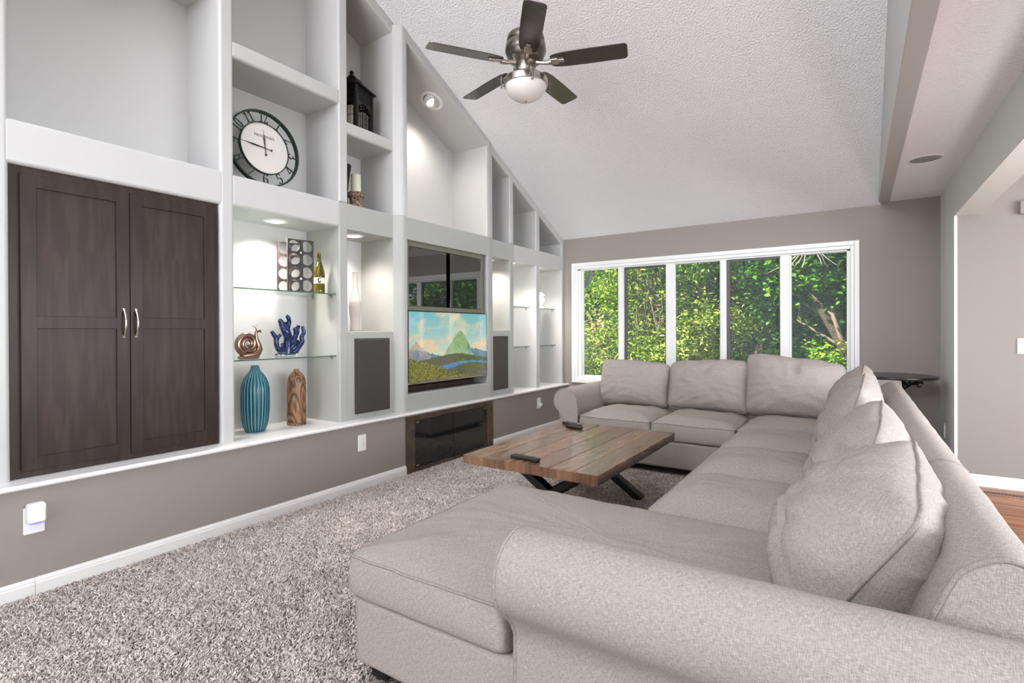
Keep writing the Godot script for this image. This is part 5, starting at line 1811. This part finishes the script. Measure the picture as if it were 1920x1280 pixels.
func outdoors() -> void:
	var b := MB.new()
	b.box(Vector3(-30, -1.2, -40), Vector3(16, -0.6, -6.4))
	struct("ground", b, tri_tex(mat(Color.WHITE, 0.95), tex(tint(noise_img(256, 256, 0.05, 501, 3), rgb(58, 70, 34), rgb(112, 118, 62), 0.3, 0.7)), null, Vector3.ONE * 0.5, 0.1, true))
	M.leaf = mat(Color.WHITE, 0.6, 0, 0.2)
	M.leaf.vertex_color_use_as_albedo = true
	M.leaf.backlight_enabled = true
	M.leaf.backlight = Color(0.7, 0.8, 0.4)
	var narrow := leaf_mesh(0.092, 0.036, 0.25)
	var broad := leaf_mesh(0.085, 0.066, 0.2)
	var needle := leaf_mesh(0.10, 0.022, 0.1)
	var yg0 := rgb(58, 84, 14)
	var yg1 := rgb(208, 216, 84)
	var g0 := rgb(32, 70, 14)
	var g1 := rgb(104, 150, 30)
	# near shrubs seen through the left panes
	tree("shrub", "bright yellow-green leafy shrub filling the leftmost window pane", "shrub", Vector3(-4.4, -0.6, -9.0), [], 0.05,
		[[Vector3(-4.35, 0.5, -9.0), Vector3(1.0, 0.8, 0.7), 46], [Vector3(-3.5, 1.55, -9.2), Vector3(0.45, 0.7, 0.5), 16]], 8500, narrow, yg0, yg1, 44, 601, 0.3, "garden shrubs and trees")
	tree("tree", "slender young tree with dark stem behind the second window pane", "tree", Vector3(-3.0, -0.6, -8.8), trunk_line(Vector3(-2.75, -0.6, -8.8), Vector3(-3.05, 3.4, -8.9), 612), 0.05,
		[[Vector3(-3.05, 2.0, -8.9), Vector3(0.75, 0.9, 0.6), 30], [Vector3(-2.9, 0.75, -8.7), Vector3(0.7, 0.6, 0.5), 20], [Vector3(-2.8, 3.4, -8.9), Vector3(1.2, 0.7, 0.8), 20]], 8500, narrow, rgb(46, 74, 12), rgb(184, 204, 64), 46, 611, 0.4, "garden shrubs and trees")
	tree("shrub", "pale yellow leafy shrub low behind the middle window pane", "shrub", Vector3(-2.25, -0.6, -8.6), [], 0.05,
		[[Vector3(-2.3, 0.6, -8.6), Vector3(0.7, 0.55, 0.5), 28], [Vector3(-2.0, 1.35, -9.0), Vector3(0.45, 0.3, 0.4), 12]], 7500, narrow, yg0, rgb(222, 226, 110), 30, 621, 0.2, "garden shrubs and trees")
	tree("tree", "loose green tree with bare pale twigs behind the middle window pane", "tree", Vector3(-2.9, -0.6, -11.0), trunk_line(Vector3(-2.6, -0.6, -11.2), Vector3(-2.4, 4.4, -11.0), 632), 0.08,
		[[Vector3(-2.7, 2.9, -10.8), Vector3(1.3, 0.9, 0.8), 36], [Vector3(-4.3, 2.6, -11.2), Vector3(1.0, 0.8, 0.7), 24]], 9000, broad, g0, rgb(150, 184, 60), 30, 631, 0.3, "garden shrubs and trees")
	# dark spruce in the fourth pane: drooping tiers
	var tiers := []
	for k in 8:
		var y := 0.2 + 0.5 * k
		var r := 1.5 - 0.15 * k
		for j in 7:
			var a := TAU * j / 7.0 + k * 0.5
			tiers.append([Vector3(-1.75 + cos(a) * r * 0.6, y - 0.1, -11.4 + sin(a) * r * 0.6), Vector3(0.42, 0.13, 0.42), 4])
	tree("spruce", "dark spruce with drooping boughs behind the fourth window pane", "tree", Vector3(-1.75, -0.6, -11.4), trunk_line(Vector3(-1.75, -0.6, -11.4), Vector3(-1.72, 5.0, -11.4), 642, 0.02), 0.14, tiers, 15000, needle, rgb(24, 40, 18), rgb(74, 104, 46), 20, 641, 0.9, "garden shrubs and trees")
	# maple at the right
	var maple := tree("maple", "deep green maple with thick leaning trunk behind the rightmost window pane", "tree", Vector3(0.35, -0.6, -8.95), [Vector3(0.34, -0.6, -8.95), Vector3(0.22, 0.1, -8.95), Vector3(0.03, 0.62, -8.92), Vector3(-0.15, 0.95, -8.9), Vector3(-0.36, 1.38, -8.9), Vector3(-0.62, 1.85, -8.95), Vector3(-0.85, 2.6, -9.0), Vector3(-0.9, 3.3, -9.0)], 0.115,
		[[Vector3(-0.55, 2.15, -9.3), Vector3(1.0, 0.6, 0.5), 44], [Vector3(-0.3, 3.2, -9.2), Vector3(1.6, 0.6, 0.9), 30], [Vector3(0.5, 1.6, -9.8), Vector3(0.6, 0.8, 0.5), 20], [Vector3(-0.55, 1.45, -9.95), Vector3(0.9, 0.5, 0.25), 30]], 22000, broad, rgb(24, 62, 6), rgb(104, 160, 26), 16, 651, 0.3, "garden shrubs and trees")
	tree("shrub", "sunlit green bushes low behind the two right window panes", "shrub", Vector3(-0.9, -0.6, -8.4), [], 0.05,
		[[Vector3(-1.3, 0.55, -8.8), Vector3(0.6, 0.5, 0.4), 18], [Vector3(-0.5, 0.55, -8.9), Vector3(0.8, 0.45, 0.4), 22], [Vector3(0.6, 0.6, -9.0), Vector3(0.7, 0.6, 0.5), 16]], 10000, narrow, rgb(44, 84, 16), rgb(170, 200, 60), 30, 661, 0.2, "garden shrubs and trees")
	# denser trees farther back, each with its own crown
	var k := 0
	for q in [["dense green tree far behind the leftmost window pane", Vector3(-9.5, -0.6, -17), Vector3(2.6, 2.4, 1.6)], ["tall green tree far behind the second window pane", Vector3(-6.6, -0.6, -18.5), Vector3(2.0, 2.6, 1.6)], ["dark green tree far behind the middle window pane", Vector3(-3.6, -0.6, -16.5), Vector3(2.0, 2.6, 1.5)], ["broad shaded tree far behind the spruce", Vector3(-1.4, -0.6, -15.5), Vector3(1.9, 2.6, 1.4)], ["bright-edged tree far behind the maple", Vector3(1.6, -0.6, -15.5), Vector3(1.6, 2.6, 1.6)], ["leafy green tree farther right beyond the maple", Vector3(3.9, -0.6, -13.0), Vector3(1.7, 2.4, 1.3)], ["rounded green tree at the far right of the garden", Vector3(6.6, -0.6, -14.5), Vector3(1.8, 2.6, 1.5)]]:
		var p: Vector3 = q[1]
		tree("tree", q[0], "tree", p, trunk_line(p, p + Vector3(0.1, 4.5, 0), 700 + k, 0.05), 0.13, [[p + Vector3(0, 2.9, 0), q[2], 46], [p + Vector3(0.3, 1.1, 0.8), Vector3(2.0, 0.8, 0.8), 26]], 7500, leaf_mesh(0.2, 0.14, 0.2), rgb(30, 62, 14), rgb(124, 160, 48), 24, 710 + k, 0.3, "trees beyond the garden")
		k += 1
	# bare twigs of the maple hanging in front of the rightmost pane
	b = MB.new()
	var rng := RandomNumberGenerator.new()
	rng.seed = 91
	b.tube([Vector3(-0.85, 2.6, -9.0), Vector3(-0.7, 2.62, -8.65), Vector3(-0.55, 2.52, -8.3)], [0.03, 0.02, 0.012], 7)
	for i in 7:
		var pts := []
		var p := Vector3(-0.55, 2.52, -8.3)
		var d := Vector3(rng.randf_range(-0.35, 0.5), -0.9, rng.randf_range(-0.2, 0.2))
		for j in 6:
			pts.append(p)
			p += d * rng.randf_range(0.08, 0.14)
			d += Vector3(rng.randfn() * 0.25, 0.06, rng.randfn() * 0.2)
		b.tube(pts, [0.008, 0.007, 0.006, 0.005, 0.004, 0.002], 6)
	part(maple, "bare_twigs", b, mat(rgb(190, 178, 160), 0.9), "pale leafless twigs")
	# neighbour's brick house
	var h := thing("brick_house", "pinkish brick house with a dark roof glimpsed between the garden trees", "house", Vector3(-6.0, -0.6, -22))
	var bi := Image.create_empty(256, 256, false, Image.FORMAT_RGB8)
	bi.fill(rgb(176, 164, 154))
	var r2 := RandomNumberGenerator.new()
	r2.seed = 5
	for yy in 16:
		for xx in 9:
			var v := r2.randf_range(0.8, 1.1)
			var x0 := xx * 32 - (16 if yy % 2 else 0)
			bi.fill_rect(Rect2i(maxi(x0, 0), yy * 16, mini(30, 256 - maxi(x0, 0)) if x0 >= 0 else 14, 14), Color(0.66 * v, 0.48 * v, 0.43 * v))
	var bm := tri_tex(mat(Color.WHITE, 0.9), tex(bi), null, Vector3.ONE * 0.55)
	boxpart(h, "brick_wall", Vector3(-14, -0.6, -26), Vector3(2.0, 4.2, -22), bm)
	b = MB.new()
	b.prism(PackedVector2Array([Vector2(-26.6, 4.1), Vector2(-21.4, 4.1), Vector2(-24, 6.4)]), Vector3(), Vector3(0, 0, 1), Vector3(0, 1, 0), Vector3(1, 0, 0), -14.4, 2.4)
	part(h, "roof", b, mat(rgb(84, 76, 72), 0.9))
	for x in [-9.0, -4.6, -0.6]:
		var wf := boxpart(h, "window", Vector3(x - 0.6, 1.0, -22.02), Vector3(x + 0.6, 2.5, -21.95), M.frame)
		boxpart(wf, "glazing", Vector3(x - 0.52, 1.08, -21.96), Vector3(x + 0.52, 2.42, -21.94), M.smoke)
	# gutter elbow of the own house outside the first pane
	var gd := thing("downspout", "grey metal downspout elbow outside the top left of the window", "downspout", Vector3(-3.3, 1.9, -6.9))
	b = MB.new()
	b.tube([Vector3(-3.12, 2.25, -6.72), Vector3(-3.12, 1.99, -6.72), Vector3(-3.13, 1.92, -6.72), Vector3(-3.17, 1.87, -6.71), Vector3(-3.28, 1.80, -6.70), Vector3(-3.33, 1.74, -6.68), Vector3(-3.35, 1.6, -6.66), Vector3(-3.35, -0.5, -6.66)], 0.035, 14)
	part(gd, "pipe", b, mat(rgb(150, 154, 158), 0.4, 0.3))
	b = MB.new()
	b.rbox(Vector3(-4.2, 2.25, -6.80), Vector3(0.9, 2.36, -6.36), 0.02)
	struct("eaves", b, M.frame)

func _ready() -> void:
	RNG.seed = 12
	# ---- camera
	var cam := Camera3D.new()
	cam.name = "camera"
	add_child(cam)
	var yaw := deg_to_rad(33.434)
	var bas := Basis(Vector3.UP, yaw) * Basis(Vector3.RIGHT, deg_to_rad(-0.196)) * Basis(Vector3.BACK, deg_to_rad(-0.223))
	cam.transform = Transform3D(bas, Vector3(0, 1.22, 0))
	var near := 0.05
	cam.set_frustum(near * 1280.0 / 979.9, Vector2(0, -(640.0 - 623.55) / 979.9 * near), near, 200.0)
	cam.current = true
	# ---- sky, exposure, sun
	var env := Environment.new()
	var sky := Sky.new()
	var sm := ProceduralSkyMaterial.new()
	sm.sky_top_color = rgb(150, 186, 232)
	sm.sky_horizon_color = rgb(226, 234, 242)
	sm.ground_bottom_color = rgb(110, 116, 90)
	sm.ground_horizon_color = rgb(190, 196, 190)
	sm.sky_energy_multiplier = 1.3
	sm.ground_energy_multiplier = 0.8
	sky.sky_material = sm
	env.background_mode = Environment.BG_SKY
	env.sky = sky
	env.tonemap_mode = Environment.TONE_MAPPER_LINEAR
	env.tonemap_exposure = 1.0
	env.sdfgi_enabled = true
	env.ssao_enabled = true
	env.ssil_enabled = true
	var we := WorldEnvironment.new()
	we.name = "world"
	we.environment = env
	add_child(we)
	var sun := DirectionalLight3D.new()
	sun.name = "sun"
	sun.light_energy = 6.5
	sun.light_color = Color(1.0, 0.96, 0.88)
	sun.light_angular_distance = 0.6
	sun.shadow_enabled = true
	add_child(sun)
	sun.look_at_from_position(Vector3(-6, 9, 6.2), Vector3(0, 0, 0))
	# ---- added unseen fill lights beside and behind the camera, tilted up
	var al := AreaLight3D.new()
	al.area_size = Vector2(6.0, 1.45)
	al.rotation.y = PI / 2
	al.rotation.x = deg_to_rad(15)
	lamp(al, "east_fill", Vector3(4.4, 1.3, -1.5), 44.0, Color(0.97, 0.98, 1.0), 1.0)  # added fill light just inside the unseen side opening
	al = AreaLight3D.new()
	al.area_size = Vector2(3.0, 2.0)
	al.rotation.x = deg_to_rad(35)
	lamp(al, "rear_low_fill", Vector3(-1.0, 1.15, 4.3), 12.5, Color(0.98, 0.99, 1.0), 1.0)  # added low fill light behind the camera
	al = AreaLight3D.new()
	al.area_size = Vector2(3.0, 1.75)
	al.rotation.x = deg_to_rad(55)
	lamp(al, "rear_high_fill", Vector3(-1.4, 3.9, 4.3), 54.0, Color(0.965, 0.97, 1.0), 1.0)  # added high fill light, aimed up to brighten the sloped ceiling
	# ---- everything else
	materials()
	M.walnut = tri_tex(mat(rgb(255, 250, 240), 0.4), tex(tint(noise_img(128, 128, 0.03, 91, 3), rgb(66, 56, 48), rgb(88, 76, 66), 0.3, 0.7)), null, Vector3.ONE * 2)
	M.rack = mat(rgb(36, 25, 24), 0.55)
	M.buttons = mat(rgb(70, 70, 72), 0.6)
	M.glass_solid = mat(Color(0.95, 0.98, 0.97, 0.04), 0.02)
	M.glass_solid.refraction_enabled = true
	M.glass_solid.refraction_scale = 0.05
	M.green_glass = mat(Color(0.50, 0.47, 0.06, 0.25), 0.05)
	M.green_glass.refraction_enabled = true
	M.green_glass.refraction_scale = 0.05
	shell()
	built_in()
	window()
	cabinet()
	television()
	sofas()
	coffee_table()
	remote("black remote control lying alone at the near end of the coffee table", Vector3(-1.655, 0.4515, -2.645), deg_to_rad(84), 0.195, 0.05)
	remote("larger black remote at the far left corner of the coffee table", Vector3(-1.93, 0.4515, -3.80), deg_to_rad(62), 0.21, 0.055)
	remote("small black remote beside the larger one at the table's far corner", Vector3(-1.86, 0.4515, -3.70), deg_to_rad(78), 0.15, 0.042)
	side_table()
	fill_lamp()
	ceiling_fan()
	var near_bay := "glass shelves in the lit near niche"
	glass_shelf("upper glass shelf in the near niche holding the wine rack and bottle", -2.597, -1.796, 1.510, -3.325, near_bay)
	glass_shelf("lower glass shelf in the near niche holding the snail and blue coral", -2.597, -1.796, 1.040, -3.325, near_bay)
	var far_bay := "glass shelves in the far niches"
	glass_shelf("upper empty glass shelf in the far niche next to the right speaker", -5.436, -4.943, 1.508, -3.33, far_bay)
	glass_shelf("lower empty glass shelf in the far niche next to the right speaker", -5.436, -4.943, 1.036, -3.33, far_bay)
	glass_shelf("upper glass shelf holding the white bird in the niche by the window", -6.09, -5.527, 1.508, -3.33, far_bay)
	glass_shelf("lower empty glass shelf in the niche by the window", -6.09, -5.527, 1.036, -3.33, far_bay)
	can_light("round recessed light above the wine rack niche", Vector3(-3.50, 2.018, -2.21), 0.085, 2.6)
	can_light("round recessed light above the tall white vase", Vector3(-3.47, 2.009, -2.88), 0.085, 1.1)
	can_light("round recessed light in the far niche next to the right speaker", Vector3(-3.33, 2.005, -5.03), 0.06, 1.7)
	can_light("round recessed light above the white bird by the window", Vector3(-3.33, 2.005, -5.60), 0.06, 1.7)
	can_light("round recessed light in the niche above the right speaker panel", Vector3(-3.42, 2.006, -4.70), 0.075, 1.1)
	can_light("tilted eyeball light in the sloped niche above the television", Vector3(-3.43, cy(-3.80) - 0.095, -3.80), 0.115, 1.8, -atan(0.4756), true)
	ornaments()
	small_fittings()
	carpet_pile()
	outdoors()
